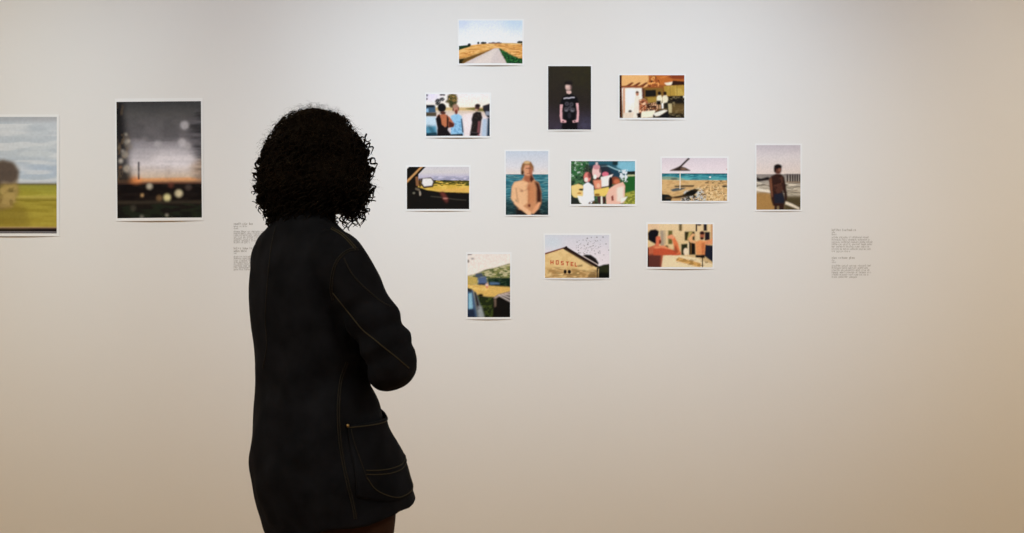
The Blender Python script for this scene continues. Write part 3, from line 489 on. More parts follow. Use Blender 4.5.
# ------------------------------------------------------------ mesh helpers
def link(name, me, m=None, parent=None, smooth=False):
    o = bpy.data.objects.new(name, me); COL.objects.link(o)
    if m: me.materials.append(m)
    if parent: o.parent = parent
    if smooth: me.polygons.foreach_set('use_smooth', [True]*len(me.polygons))
    return o
def from_data(name, v, f, m=None, parent=None, smooth=False):
    me = bpy.data.meshes.new(name); me.from_pydata([tuple(p) for p in v], [], f); me.update()
    return link(name, me, m, parent, smooth)
def box_data(x0, x1, y0, y1, z0, z1, V, Fc):
    n = len(V)
    V += [(x0, y0, z0), (x1, y0, z0), (x1, y1, z0), (x0, y1, z0), (x0, y0, z1), (x1, y0, z1), (x1, y1, z1), (x0, y1, z1)]
    Fc += [(n, n+3, n+2, n+1), (n+4, n+5, n+6, n+7), (n, n+1, n+5, n+4), (n+1, n+2, n+6, n+5), (n+2, n+3, n+7, n+6), (n+3, n, n+4, n+7)]
def box(name, x0, x1, y0, y1, z0, z1, m, parent=None, kind=None):
    V, Fc = [], []; box_data(x0, x1, y0, y1, z0, z1, V, Fc); o = from_data(name, V, Fc, m, parent)
    if kind: o['kind'] = kind
    return o
def loft(rings, V, Fc, cap=True):
    """rings: lists of points, all the same length"""
    n0 = len(V); k = len(rings[0])
    for r in rings: V += [tuple(p) for p in r]
    for i in range(len(rings)-1):
        for j in range(k):
            a = n0+i*k+j; b = n0+i*k+(j+1) % k
            Fc.append((a, b, b+k, a+k))
    if cap:
        Fc.append(tuple(n0+j for j in reversed(range(k)))); e = n0+(len(rings)-1)*k
        Fc.append(tuple(e+j for j in range(k)))
def spline(pts, n):
    """Catmull-Rom through pts (any dimension), n samples per span"""
    P = [np.array(p, float) for p in pts]; P = [2*P[0]-P[1]]+P+[2*P[-1]-P[-2]]; out = []
    for i in range(1, len(P)-2):
        for k in range(n):
            t = k/n
            out.append(.5*((2*P[i])+(-P[i-1]+P[i+1])*t+(2*P[i-1]-5*P[i]+4*P[i+1]-P[i+2])*t*t+(-P[i-1]+3*P[i]-3*P[i+1]+P[i+2])*t**3))
    out.append(P[-2]); return out
def tube(pts, rad, V, Fc, k=12, flat=1.0, up=Vector((0, 0, 1))):
    rings = []; n = len(pts); pts = [Vector(p) for p in pts]; nv = None
    for i in range(n):
        t = (pts[min(i+1, n-1)]-pts[max(i-1, 0)]).normalized()
        if nv is None:
            nv = t.cross(up)
            if nv.length < .05: nv = t.cross(Vector((1, 0, 0)))
            nv.normalize()
        nv = (nv-t*nv.dot(t)).normalized(); b = t.cross(nv); r = rad[i] if hasattr(rad, '__len__') else rad
        rings.append([pts[i]+nv*(r*math.cos(2*PI*j/k))+b*(r*flat*math.sin(2*PI*j/k)) for j in range(k)])
    loft(rings, V, Fc)
def ellipsoid(c, r, V, Fc, rot=None, nu=20, nv=12):
    rings = []
    for i in range(1, nv):
        th = PI*i/nv
        ring = []
        for j in range(nu):
            ph = 2*PI*j/nu
            p = Vector((r[0]*math.sin(th)*math.cos(ph), r[1]*math.sin(th)*math.sin(ph), -r[2]*math.cos(th)))
            if rot: p = rot @ p
            ring.append(Vector(c)+p)
        rings.append(ring)
    loft(rings, V, Fc)
def fuse(name, V, Fc, voxel, m, parent=None, smooth=6):
    """overlapping closed pieces -> one continuous skin"""
    me = bpy.data.meshes.new(name); me.from_pydata(V, [], Fc); me.update()
    tmp = bpy.data.objects.new(name, me); COL.objects.link(tmp)
    rm = tmp.modifiers.new('r', 'REMESH'); rm.mode = 'VOXEL'; rm.voxel_size = voxel
    sm = tmp.modifiers.new('s', 'SMOOTH'); sm.factor = .5; sm.iterations = smooth
    dg = bpy.context.evaluated_depsgraph_get(); dg.update()
    new = bpy.data.meshes.new_from_object(tmp.evaluated_get(dg)); new.name = name
    bpy.data.objects.remove(tmp)
    new.materials.clear()
    return link(name, new, m, parent, True)
def tag(o, label, cat, group=None):
    o['label'] = label; o['category'] = cat
    if group: o['group'] = group
    return o
def px(x, y, d):
    """point seen at photograph position x, y, at distance d in front of the camera"""
    return Vector(((x-CX)/F*d, d, CAM_Z-(y-CY)/F*d))

# ------------------------------------------------------------ room shell
x0, x1, y0, y1, H = ROOM
box('floor', x0-.1, x1+.1, y0-.1, y1+.1, -.1, 0, floor_mat(), kind='structure')
box('ceiling', x0-.1, x1+.1, y0-.1, y1+.1, H, H+.1, M_CEIL, kind='structure')
box('wall_back', x0-.1, x1+.1, y1, y1+.12, 0, H, M_WALL, kind='structure')
box('wall_left', x0-.12, x0, y0, y1, 0, H, M_WALL, kind='structure')
box('wall_right', x1, x1+.12, y0, y1, 0, H, M_WALL, kind='structure')
box('wall_front', x0-.1, x1+.1, y0-.12, y0, 0, H, M_WALL, kind='structure')

# ------------------------------------------------------------ track and wall washers
box('lighting_track', -3.4, 3.6, 1.73, 1.77, 3.36, 3.40, M_BLACK)
tag(bpy.data.objects['lighting_track'], 'black lighting track along the gallery ceiling', 'lighting track')
WHERE = ['at the left end of the track', 'above the person', 'over the left of the photo cluster', 'over the right of the photo cluster', 'at the right end of the track']
for i, (sx, sy, ax, az, pw, colr, cone) in enumerate(SPOTS):
    r = bpy.data.objects.new('track_spotlight', None); COL.objects.link(r); r.location = (sx, sy, 3.36)
    tag(r, 'black cylindrical track spotlight '+WHERE[i], 'spotlight', 'track spotlights')
    bpy.context.view_layer.update()
    d = (Vector((ax, WALL_Y, az))-Vector((sx, sy, 3.20))).normalized()
    o0 = Vector((0, 0, -.16))
    V, Fc = [], []; box_data(-.05, .05, -.02, .02, -.03, 0, V, Fc); tube([(0, 0, -.02), (0, 0, -.16)], .009, V, Fc, 8)
    from_data('bracket', V, Fc, M_BLACK, r)
    V, Fc = [], []
    tube([o0-d*.10, o0-d*.095, o0+d*.05], [.030, .042, .044], V, Fc, 24)
    from_data('lamp_body', V, Fc, M_BLACK, r, False)
    V, Fc = [], []; tube([o0+d*.05, o0+d*.062], .040, V, Fc, 24)
    from_data('lens', V, Fc, M_METAL, r)
    p = Vector((sx, sy, 3.20))+d*.085
    lamp('SPOT', 'track_spotlight_beam', p, p+d, pw, colr, spot_size=math.radians(cone), spot_blend=1.0, shadow_soft_size=.03)
for x, y in FILL_PANELS:  # housings for the added fill panels, out of view
    r = bpy.data.objects.new('ambient_fill_panel', None); COL.objects.link(r); r.location = (x, y, 3.40)
    tag(r, 'added square white framed ambient fill panel, %s and %s' % ('left' if x < 0 else 'right', 'nearer the photo wall' if y > 0 else 'farther from the photo wall'), 'ceiling light', 'added fill panels')
    V, Fc = [], []
    for q in ((-.50, -.46, -.50, .50), (.46, .50, -.50, .50), (-.46, .46, -.50, -.46), (-.46, .46, .46, .50)): box_data(q[0], q[1], q[2], q[3], -.05, 0, V, Fc)
    from_data('frame', V, Fc, M_CEIL, r)

# ------------------------------------------------------------ photographs on the wall
def lum_fix(c):
    g = c.mean(-1, keepdims=True); c = g+(c-g)*.92
    return np.clip(1.17*np.clip(c, 0, 1)**1.22, 0, .88)
def photo(rect, pic, painter, label, bow, tilt=0., group='small unframed photo prints', lift=.002):
    """rect: sheet edges, pic: printed area, both as seen in the photograph"""
    k = WALL_Y/F; rect = (rect[0]+.3, rect[1]+.3, rect[2]-.3, rect[3]-.3)
    X0, X1 = (rect[0]-CX)*k, (rect[2]-CX)*k; Z1, Z0 = CAM_Z-(rect[1]-CY)*k, CAM_Z-(rect[3]-CY)*k
    cx, cz = (X0+X1)/2, (Z0+Z1)/2; W, Hh = X1-X0, Z1-Z0
    root = bpy.data.objects.new('photo_print', None); COL.objects.link(root)
    root.location = (cx, WALL_Y, cz); root.rotation_euler = (0, math.radians(tilt), 0)
    tag(root, label, 'photograph', group)
    def off(u, v):        # u across 0..1, v up 0..1: how far the sheet stands off the wall
        return lift+bow*math.sin(PI*u)*(1-v)**1.5+.0012*math.sin(PI*v)
    nu, nv = 24, 20; V, Fc = [], []
    for s_ in (0, .0006):
        for j in range(nv+1):
            for i in range(nu+1):
                u, v = i/nu, j/nv; V.append(((u-.5)*W, -off(u, v)+s_, (v-.5)*Hh))
    N = (nu+1)*(nv+1)
    for j in range(nv):
        for i in range(nu):
            a = j*(nu+1)+i; Fc.append((a, a+1, a+nu+2, a+nu+1)); Fc.append((a+N, a+nu+1+N, a+nu+2+N, a+1+N))
    rim = [i for i in range(nu+1)]+[j*(nu+1)+nu for j in range(1, nv+1)]+[nv*(nu+1)+i for i in range(nu-1, -1, -1)]+[j*(nu+1) for j in range(nv-1, 0, -1)]
    for a, b in zip(rim, rim[1:]+rim[:1]): Fc.append((b, a, a+N, b+N))
    from_data('paper', V, Fc, M_PAPER, root, False)
    p = painter(); pw, ph = pic[2]-pic[0], pic[3]-pic[1]
    gw, gh = int(pw*2.2), int(ph*2.2)
    c = lum_fix(p.out(gw, gh, 0))[::-1]                                   # bottom row first
    us = ((pic[0]+pw*np.arange(gw)/(gw-1))-rect[0])/(rect[2]-rect[0]); vsn = 1-((pic[3]-ph*np.arange(gh)/(gh-1))-rect[1])/(rect[3]-rect[1])
    U, Vv = np.meshgrid(us, vsn)
    Y = -(lift+bow*np.sin(PI*U)*(1-Vv)**1.5+.0012*np.sin(PI*Vv))-.0004
    co = np.stack([(U-.5)*W, Y, (Vv-.5)*Hh], -1).reshape(-1, 3)
    i, j = np.meshgrid(np.arange(gw-1), np.arange(gh-1)); a = (j*gw+i).ravel()
    faces = np.stack([a, a+1, a+gw+1, a+gw], -1)
    me = bpy.data.meshes.new('picture'); me.vertices.add(len(co)); me.vertices.foreach_set('co', co.ravel())
    nf = len(faces); me.loops.add(nf*4); me.loops.foreach_set('vertex_index', faces.ravel()); me.polygons.add(nf)
    me.polygons.foreach_set('loop_start', np.arange(nf)*4); me.polygons.foreach_set('loop_total', np.full(nf, 4)); me.update(calc_edges=True)
    at = me.color_attributes.new('ink', 'FLOAT_COLOR', 'POINT')
    rgba = np.ones((len(co), 4)); rgba[:, :3] = c.reshape(-1, 3); at.data.foreach_set('color', rgba.ravel().astype(np.float32))
    link('picture', me, M_PRINT, root, True)
    return root

LG = 'large photo prints'
photo((-29, 114.2, 59.6, 236.6), (-27, 117.0, 57.0, 233.4), pic_train, 'large photo of a yellow field with a mirrored head, cut by the left edge', .009, 0, LG)
photo((115.2, 98.0, 203.6, 221.2), (117.2, 101.6, 201.6, 217.9), pic_bokeh, 'large photo of a dark dusk sky with blurred lights, left of the person', .010, -.5, LG)
photo((457.4, 18.9, 524.2, 66.0), (459, 20.6, 522.4, 63.6), pic_road, 'small photo of a pale road through golden fields, topmost print', .009)
photo((424.6, 92.3, 491.4, 138.2), (426.2, 94.1, 489.7, 136.1), pic_friends, 'small photo of three friends seen from behind, one in a light blue shirt', .009)
photo((546.6, 64.5, 592.6, 131.2), (548.1, 66.2, 591.0, 129.7), pic_tee, 'upright small photo of a figure in a black t-shirt on a dark ground', .005)
photo((617.8, 73.5, 686.0, 120.2), (619.5, 75.3, 684.2, 118.0), pic_kitchen, 'small photo of people in a warm wooden kitchen', .005)
photo((405.4, 165.0, 470.9, 211.3), (407, 166.9, 469.2, 209.1), pic_car, 'small photo of a car wing mirror and window with a yellow field', .006)
photo((504.2, 149.4, 549.9, 216.6), (505.8, 151.2, 548.2, 214.9), pic_blond, 'upright small photo of a fair haired bare-chested man before the sea', .004)
photo((569.3, 159.4, 636.8, 206.5), (571, 161.2, 635, 204.1), pic_group, 'small photo of friends squeezed round a garden table', .006)
photo((660.0, 156.2, 728.9, 202.9), (661.8, 158, 727, 200.9), pic_beach, 'small photo of an empty beach with a thatched parasol', .005)
photo((754.6, 143.3, 802.2, 211.6), (756.3, 145.2, 800.2, 209.7), pic_shore, 'upright small photo of a dark-haired man on the shore, rightmost print', .004)
photo((465.8, 251.8, 511.9, 319.6), (467.6, 254.1, 510.1, 317.1), pic_camp, 'upright small photo of parked cars and a tent by a hill, lowest print', .006)
photo((543.2, 233.2, 611.2, 279.8), (545, 235.0, 609.2, 277.9), pic_hostel, 'small photo of a gabled yellow hostel with birds in flight', .004)
photo((645.7, 222.2, 714.4, 269.4), (647.6, 224.1, 712.5, 267.1), pic_muscle, 'small photo of a man flexing his arm in a mirror', .006, .2)

# ------------------------------------------------------------ text blocks on the wall
def text_lines(lines, xh, rng, V, Fc, bold=1.0):
    """lines: (x0, x1, y) in photograph pixels; rows of letter-sized strokes grouped into words"""
    k = WALL_Y/F
    for xa, xb, y in lines:
        x = (xa-CX)*k; xe = (xb-CX)*k; z = CAM_Z-(y-CY)*k-xh/2
        left = rng.randint(3, 8)
        while x < xe:
            if left == 0: x += xh*.75; left = rng.randint(2, 9); continue
            wd = xh*rng.choice((.55, .65, .7, .95, .35)); t = xh*.16*bold; s = rng.random()
            up = xh*.55 if s > .72 else 0; dn = xh*.45 if s < .10 else 0
            box_data(x, x+t, WALL_Y-.0006, WALL_Y, z-dn, z+xh+up, V, Fc)
            if wd > xh*.4:
                q = rng.random()
                if q > .3: box_data(x+wd-t, x+wd, WALL_Y-.0006, WALL_Y, z, z+xh*.92, V, Fc)
                if q < .75: box_data(x+t, x+wd-t, WALL_Y-.0006, WALL_Y, z+xh-t, z+xh, V, Fc)
                if q > .55 or q < .2: box_data(x+t, x+wd-t, WALL_Y-.0006, WALL_Y, z, z+t, V, Fc)
            x += wd+xh*.22; left -= 1
def text_block(label, blocks, seed):
    rng = random.Random(seed); r = bpy.data.objects.new('wall_text', None); COL.objects.link(r)
    b0 = blocks[0][1][0]; k = WALL_Y/F; r.location = ((b0[0]-CX)*k, WALL_Y, CAM_Z-(b0[2]-CY)*k)
    tag(r, label, 'wall text', 'wall text panels')
    for name, lines, xh, bold in blocks:
        V, Fc = [], []; text_lines(lines, xh, rng, V, Fc, bold)
        o = from_data(name, [tuple(Vector(v)-r.location) for v in V], Fc, M_INK, r)
def rows(x0, ends, ya, yb):
    n = len(ends); return [(x0, e, ya+(yb-ya)*i/(n-1)) for i, e in enumerate(ends)]
text_block('small grey wall text right of and below the rightmost print',
    [('heading', [(831.8, 854.8, 230.2)], .0072, 1.3), ('date_line', rows(831.8, [835, 836.2], 232.6, 234.5), .0050, 1.0),
     ('paragraph', rows(831.8, [869, 868.8, 871.8, 871.8, 868.8, 870, 849.5], 237.5, 251.4), .0062, 1.0),
     ('heading', [(831.8, 854.6, 258)], .0072, 1.3), ('date_line', rows(831.8, [834.4, 835.2], 260.4, 262.4), .0050, 1.0),
     ('paragraph', rows(831.8, [871.2, 868.8, 868.8, 870.6, 867.6, 856.6], 265.8, 277), .0062, 1.0)], 5)
text_block('small grey wall text partly hidden behind the person',
    [('heading', [(233.8, 252.2, 224)], .0072, 1.3), ('date_line', rows(233.8, [247.6, 237.4], 226.5, 228.6), .0050, 1.0),
     ('paragraph', rows(233.8, [264, 262, 266, 265, 265, 263, 249.6], 231.6, 242.6), .0058, 1.0),
     ('heading', rows(233.8, [252, 247], 248.5, 251.2), .0070, 1.3), ('date_line', [(233.8, 237, 253.3)], .0050, 1.0),
     ('paragraph', rows(233.8, [266, 266, 265, 267, 266, 265, 266, 250], 256.6, 269.6), .0058, 1.0)], 9)

# ------------------------------------------------------------ the visitor
YAW = math.radians(50)                        # turned away from the camera, towards the right
FW = Vector((math.sin(YAW), math.cos(YAW), 0)); RT = Vector((math.cos(YAW), -math.sin(YAW), 0))
D0 = 2.50
BASE = Vector(((306-CX)/F*D0, D0, 0))
def B(f, r, z): return BASE+FW*f+RT*r+Vector((0, 0, z))
def zpx(y, d=D0): return CAM_Z-(y-CY)/F*d
def oval(f, z, a, b, n=48, p=2.3, back=1.0, tilt=0, r0=0):
    out = []
    for j in range(n):
        t = 2*PI*j/n; c, s = math.cos(t), math.sin(t)
        e = 2/p; x = a*abs(c)**e*(1 if c > 0 else -1); y = b*abs(s)**e*(1 if s > 0 else -1)
        if s < 0: y *= back
        out.append(B(f+y, r0+x, z+tilt*(y+.35*x)+2.6*tilt*min(0, y+.35*x+.07)))
    return out

# ---- body: one continuous skin, head to feet
V, Fc = [], []
tor = [(.80, .06, .145, .095), (.90, .045, .155, .100), (1.0, .025, .145, .100), (1.08, .015, .128, .090), (1.18, .0, .135, .095), (1.28, -.005, .145, .092), (1.345, -.005, .115, .070), (1.385, -.005, .065, .055), (1.42, .0, .058, .056), (1.50, .02, .055, .058)]
loft([oval(t[1], t[0], t[2], t[3], 32, 2.1) for t in spline([(z, f, a, b) for z, f, a, b in tor], 3)], V, Fc)
def limb(pts, n=6):
    q = spline([(*p, r) for p, r in pts], n); tube([v[:3] for v in q], [v[3] for v in q], V, Fc, 16)
HIP, KNEE, ANK = (.09, .088, .82), (.02, .093, .47), (.0, .095, .085)
for s in (-1, 1):
    limb([(B(.055, s*.082, .86), .084), (B(.078, s*.09, .76), .082), (B(.082, s*.092, .62), .070), (B(.062, s*.093, .48), .056), (B(.035, s*.095, .36), .056), (B(.01, s*.098, .22), .042), (B(.0, s*.10, .09), .032), (B(.005, s*.10, .055), .028)])
    limb([(B(-.035, s*.10, .045), .028), (B(.05, s*.104, .045), .024), (B(.12, s*.105, .040), .017), (B(.15, s*.106, .038), .012)])
R_SH, R_EL = B(.0, .165, 1.325), B(.098, .244, 1.076)
L_SH, L_EL = B(.0, -.160, 1.325), B(.06, -.235, 1.085)
R_WR, L_WR = B(.185, .0, 1.075), B(.165, -.06, 1.12)
limb([(B(0, .10, 1.325), .042), (R_SH, .046), (R_SH.lerp(R_EL, .5), .046), (R_EL, .040), (R_EL.lerp(R_WR, .45), .040), (R_WR, .026)])
limb([(B(0, -.10, 1.325), .042), (L_SH, .046), (L_SH.lerp(L_EL, .5), .046), (L_EL, .040), (L_EL.lerp(L_WR, .45), .040), (L_WR, .026)])
def hand(wr, el, curl):
    d = (wr-el).normalized(); nrm = Vector((0, 0, 1)).cross(d).normalized()      # palm plane holds d and z
    up = d.cross(nrm)*-1
    if up.z < 0: up = -up
    inward = -FW
    tube([wr-d*.02, wr+d*.02, wr+d*.055, wr+d*.085], [.024, .033, .039, .034], V, Fc, 16, .45, up=inward)
    for i, (o_, L, r) in enumerate(((.028, .072, .0082), (.010, .080, .0086), (-.009, .075, .0082), (-.027, .060, .0072))):
        p0 = wr+d*.075+Vector((0, 0, 1))*o_
        a = d; pts = [p0, p0+a*L*.45]
        a2 = (d+inward*curl).normalized(); pts.append(pts[-1]+a2*L*.33)
        a3 = (d*.5+inward*curl*1.4).normalized(); pts.append(pts[-1]+a3*L*.26)
        q = spline([tuple(p) for p in pts], 4); tube(q, [r*(1-.25*k/len(q)) for k in range(len(q))], V, Fc, 10)
    t0 = wr+d*.025+Vector((0, 0, .022)); pts = [t0, t0+(d*.6+Vector((0, 0, .8))).normalized()*.035, t0+(d*.6+Vector((0, 0, .8))).normalized()*.035+(d*.9+Vector((0, 0, .3))+inward*.3).normalized()*.034]
    q = spline([tuple(p) for p in pts], 4); tube(q, [.0115-.003*k/len(q) for k in range(len(q))], V, Fc, 10)
hand(R_WR, R_EL, .7); hand(L_WR, L_EL, .7)
# head: skull, jaw, nose, brow, lips, ears
HYAW = math.radians(46); HF = Vector((math.sin(HYAW), math.cos(HYAW), 0)); HR = Vector((math.cos(HYAW), -math.sin(HYAW), 0))
HC = B(.035, .0, 1.562)
HM = Matrix((HR, HF, Vector((0, 0, 1)))).transposed()
def Hd(r, f, z): return HC+HR*r+HF*f+Vector((0, 0, z))
ellipsoid(Hd(0, -.005, .03), (.070, .086, .078), V, Fc, HM, 28, 18)
ellipsoid(Hd(0, .022, -.035), (.062, .066, .078), V, Fc, HM, 28, 18)
ellipsoid(Hd(0, .060, -.092), (.024, .022, .020), V, Fc, HM)
q = [Hd(0, .086, .012), Hd(0, .098, -.012), Hd(0, .109, -.030), Hd(0, .090, -.040)]
tube(q, [.008, .010, .0125, .010], V, Fc, 12)
for s in (-1, 1):
    ellipsoid(Hd(s*.012, .094, -.034), (.008, .009, .007), V, Fc, HM, 12, 8)
    ellipsoid(Hd(s*.033, .078, -.028), (.022, .012, .020), V, Fc, HM, 12, 8)
    ellipsoid(Hd(s*.073, -.004, -.012), (.007, .018, .030), V, Fc, HM, 14, 10)
    ellipsoid(Hd(s*.030, .083, .018), (.022, .010, .007), V, Fc, HM, 12, 8)
ellipsoid(Hd(0, .090, -.058), (.022, .010, .006), V, Fc, HM, 14, 8); ellipsoid(Hd(0, .088, -.067), (.019, .010, .007), V, Fc, HM, 14, 8)
person = fuse('person', V, Fc, .0045, M_SKIN, None, 4)
tag(person, 'person with dark curly hair and black denim jacket, seen from behind', 'person')
for s in (-1, 1):
    V, Fc = [], []; ellipsoid(Hd(s*.031, .0755, .002), (.0125, .0125, .0075), V, Fc, HM, 16, 10); ey = from_data('eye', V, Fc, M_EYE, person, True); V, Fc = [], []; ellipsoid(Hd(s*.031, .0850, .0018), (.0052, .0038, .0054), V, Fc, HM, 14, 8); from_data('iris', V, Fc, M_HAIR, ey, True)
    V, Fc = [], []; q = spline([tuple(Hd(s*.016, .094, .024)), tuple(Hd(s*.032, .091, .030)), tuple(Hd(s*.050, .078, .025))], 5); tube(q, .0035, V, Fc, 8); from_data('eyebrow', V, Fc, M_HAIR, person, True)
V, Fc = [], []; ellipsoid(Hd(0, .0945, -.0585), (.021, .0075, .0042), V, Fc, HM, 14, 8); ellipsoid(Hd(0, .093, -.0655), (.018, .0075, .0050), V, Fc, HM, 14, 8)
from_data('lips', V, Fc, M_LIP, person, True)

# ---- trousers and shoes
V, Fc = [], []
loft([oval(f, z, a, b, 32, 2.1) for z, a, b, f in ((.78, .150, .105, .07), (.82, .170, .118, .062), (.90, .172, .118, .048), (.98, .150, .108, .036))], V, Fc)
for s in (-1, 1):
    q = spline([(*B(.065, s*.086, .84), .094), (*B(.09, s*.092, .74), .097), (*B(.092, s*.094, .64), .092), (*B(.065, s*.095, .47), .074), (*B(.03, s*.097, .30), .068), (*B(0, s*.10, .14), .062), (*B(0, s*.10, .085), .062)], 5)
    tube([v[:3] for v in q], [v[3] for v in q], V, Fc, 24)
fuse('trousers', V, Fc, .008, M_TROUSER, person, 5)
for s in (-1, 1):
    V, Fc = [], []
    sole = []; up1 = []; up2 = []; up3 = []
    n = 32
    for j in range(n):
        t = 2*PI*j/n; L = .140*math.sin(t); wd = (.045+.006*math.sin(t))*math.cos(t)
        if math.sin(t) > .5: wd *= .95
        for lst, k, z, kk in ((sole, 1.04, 0, 1), (up1, 1.0, .028, 1), (up2, .93, .055, .86), (up3, .72, .088, .45)):
            lst.append(B(.055+L*k*kk-(1-kk)*.085, s*.103+wd*k*(1 if kk == 1 else .92), z))
    so = [[p for p in sole], [p+Vector((0, 0, .026)) for p in sole]]
    loft(so, V, Fc)
    V2, F2 = [], []; loft([[p+Vector((0, 0, -.004)) for p in up1], up2, up3], V2, F2)
    sh = from_data('shoe', V2, F2, M_SHOE, person, True); from_data('sole', V, Fc, M_SOLE, sh)

# ---- jacket
def TS(y, f, a, b, p=2.3): return (zpx(y), f, a, b, p)
SEC = [(1.435, -.002, .072, .064, 2.0), (1.415, -.004, .096, .072, 2.0), TS(231, -.004, .126, .082), TS(240.5, -.004, .157, .092), TS(254, -.005, .176, .100), TS(275, -.006, .181, .108),
       TS(305, -.004, .178, .113), TS(345, .002, .172, .114), TS(380, .014, .176, .120), TS(410, .028, .194, .138), TS(440, .044, .208, .156), TS(465, .056, .217, .167), TS(488, .075, .221, .171), TS(500, .086, .221, .171), TS(512, .096, .221, .171)]
V, Fc = [], []
sec = spline(SEC, 4)
HT = .13
rings = [oval(t[1], t[0], t[2], t[3], 64, t[4], 1.0, HT*max(0, min(1, (1.0-t[0])/.3))) for t in sec]
last = sec[-1]
# hem, then back up inside so the hem stays open
rings += [oval(last[1], last[0]-.004, last[2]-.006, last[3]-.006, 64, 2.3, 1, HT), oval(last[1], last[0], last[2]-.016, last[3]-.016, 64, 2.3, 1, HT),
          oval(.08, .80, .188, .136, 64, 2.3), oval(.03, .90, .165, .11, 64, 2.3)]
loft(rings, V, Fc)
def sleeve(path, rad, n=8):
    q = spline([(*p, r) for p, r in zip(path, rad)], n)
    pts = [Vector(v[:3]) for v in q]; rr = [v[3] for v in q]
    tube(pts, rr, V, Fc, 28)
sleeve([B(-.01, .105, 1.326), R_SH+Vector((0, 0, -.014)), R_SH.lerp(R_EL, .5)+RT*.006, R_EL, R_EL.lerp(R_WR, .45), R_WR-(R_WR-R_EL).normalized()*.01], [.062, .066, .062, .060, .053, .042])
sleeve([B(-.01, -.105, 1.328), L_SH+Vector((0, 0, -.012)), L_SH.lerp(L_EL, .5), L_EL, L_EL.lerp(L_WR, .45), L_WR-(L_WR-L_EL).normalized()*.01], [.062, .064, .060, .060, .053, .042])
jacket = fuse('jacket', V, Fc, .005, M_DENIM, person, 6)
# folds: soft creases running round the sleeves and down the back
jm = jacket.data
def seg_t(p, a, b):
    d = b-a; t = max(0, min(1, (p-a).dot(d)/d.length_squared)); return t, (p-a-d*t).length
jm.update()
nrm = [v.normal.copy() for v in jm.vertices]
for v, nn in zip(jm.vertices, nrm):
    p = v.co; q = p-BASE; f_, r_, z_ = q.dot(FW), q.dot(RT), p.z
    a = noise.noise(Vector((f_*9, r_*9, z_*4.5)))*.007+noise.noise(Vector((f_*22+5, r_*22, z_*13)))*.0028
    for SH, EL, WR in ((R_SH, R_EL, R_WR), (L_SH, L_EL, L_WR)):
        t, d = seg_t(p, SH, EL)
        if d < .085:
            w_ = max(0, 1-abs(t-.72)/.5)
            a += w_*.0055*math.sin(t*24+3.5*noise.noise(q*7))
        t2, d2 = seg_t(p, EL, WR)
        if d2 < .075 and t > .9: a += .004*math.sin(t2*20+3*noise.noise(q*8))
    # long drag lines from the bent elbow down the back
    w_ = max(0, min(1, (1.16-z_)/.12))*max(0, min(1, (z_-.72)/.1))
    a += w_*.0042*math.sin((r_*.8-z_*.9+f_*.3)*42+2.5*noise.noise(q*5))
    if z_ < .66 or z_ > 1.42: a *= .4
    v.co = p+nn*a
jm.update()
jt = BVHTree.FromPolygons([v.co for v in jm.vertices], [tuple(p.vertices) for p in jm.polygons])
CAMP = Vector((0, 0, CAM_Z))
def onj(x, y, outset=.0):
    """point of the jacket's cloth seen at x, y"""
    d = (px(x, y, 1)-CAMP).normalized(); h = jt.ray_cast(CAMP, d)
    if h[0] is None: return None
    return h[0]+h[1]*outset
def seam(name, pts, rad, m, double=0.0, dash=False, k=6, shift=.0005):
    V, Fc = [], []
    q = spline(pts, 14); offs = (-double, double) if double else (0,)
    for o_ in offs:
        L = []
        for i, p in enumerate(q):
            t = q[min(i+1, len(q)-1)]-q[max(i-1, 0)]; t = t/(np.linalg.norm(t)+1e-9)
            h = onj(p[0]-t[1]*o_, p[1]+t[0]*o_, shift)
            if h is not None and (not L or (h-L[-1]).length < .05): L.append(h)
        if dash:
            for i in range(0, len(L)-2, 3): tube(L[i:i+3], rad, V, Fc, k)
        elif len(L) > 2: tube(L, rad, V, Fc, k)
    return from_data(name, V, Fc, m, jacket, True)
seam('shoulder_seam', [(331, 228), (340, 233), (347, 239), (356, 249)], .0014, M_STITCH, .9)
seam('armhole_seam', [(358, 249), (350, 250), (342, 255), (335.5, 264), (332, 278), (331.5, 291), (333, 300)], .0015, M_SEAM, .9)
seam('sleeve_seam', [(333, 293), (349, 313), (362, 329), (374, 339), (386, 349), (396, 357), (409, 368)], .0015, M_STITCH)
seam('sleeve_seam', [(344, 258), (351, 272), (360, 283), (372, 294), (382, 302), (390, 306)], .0016, M_SEAM)
seam('side_seam', [(347, 362), (341, 380), (338.5, 405), (339, 431), (342, 455), (347, 480), (353, 505), (355.5, 519)], .0017, M_SEAM, 1.0)
seam('back_seam', [(276, 226), (271, 250), (267, 290), (265.5, 320), (267, 345), (263, 368)], .0016, M_SEAM)
# collar
V, Fc = [], []
cr = []
for ff, z, a, b in ((-.002, 1.418, .084, .070), (.002, 1.445, .074, .064), (.006, 1.468, .071, .062), (.006, 1.470, .066, .058), (.002, 1.440, .066, .057), (-.002, 1.415, .070, .058)):
    cr.append(oval(ff, z, a, b, 48, 2.0, tilt=-.10))
loft(cr, V, Fc, False); n = 48
for j in range(n): Fc.append((j, 5*n+j, 5*n+(j+1) % n, (j+1) % n))
from_data('collar', V, Fc, M_DENIM, jacket, True)
# front edge with its buttons, on the side turned to the photographs
def front(r, z, out):
    h = jt.ray_cast(B(.6, r, z), -FW); return h[0]+FW*out if h[0] else B(.12, r, z)
V, Fc = [], []; tube([front(.03, .72+.66*i/40, .0008) for i in range(41)], .0022, V, Fc, 6); from_data('front_edge', V, Fc, M_SEAM, jacket, True)
for z in (1.36, 1.25, .98, .87, .76):
    V, Fc = [], []; ellipsoid(front(.012, z, .001), (.0085, .0085, .0085), V, Fc, None, 16, 8); from_data('button', V, Fc, M_BRASS, jacket, True)
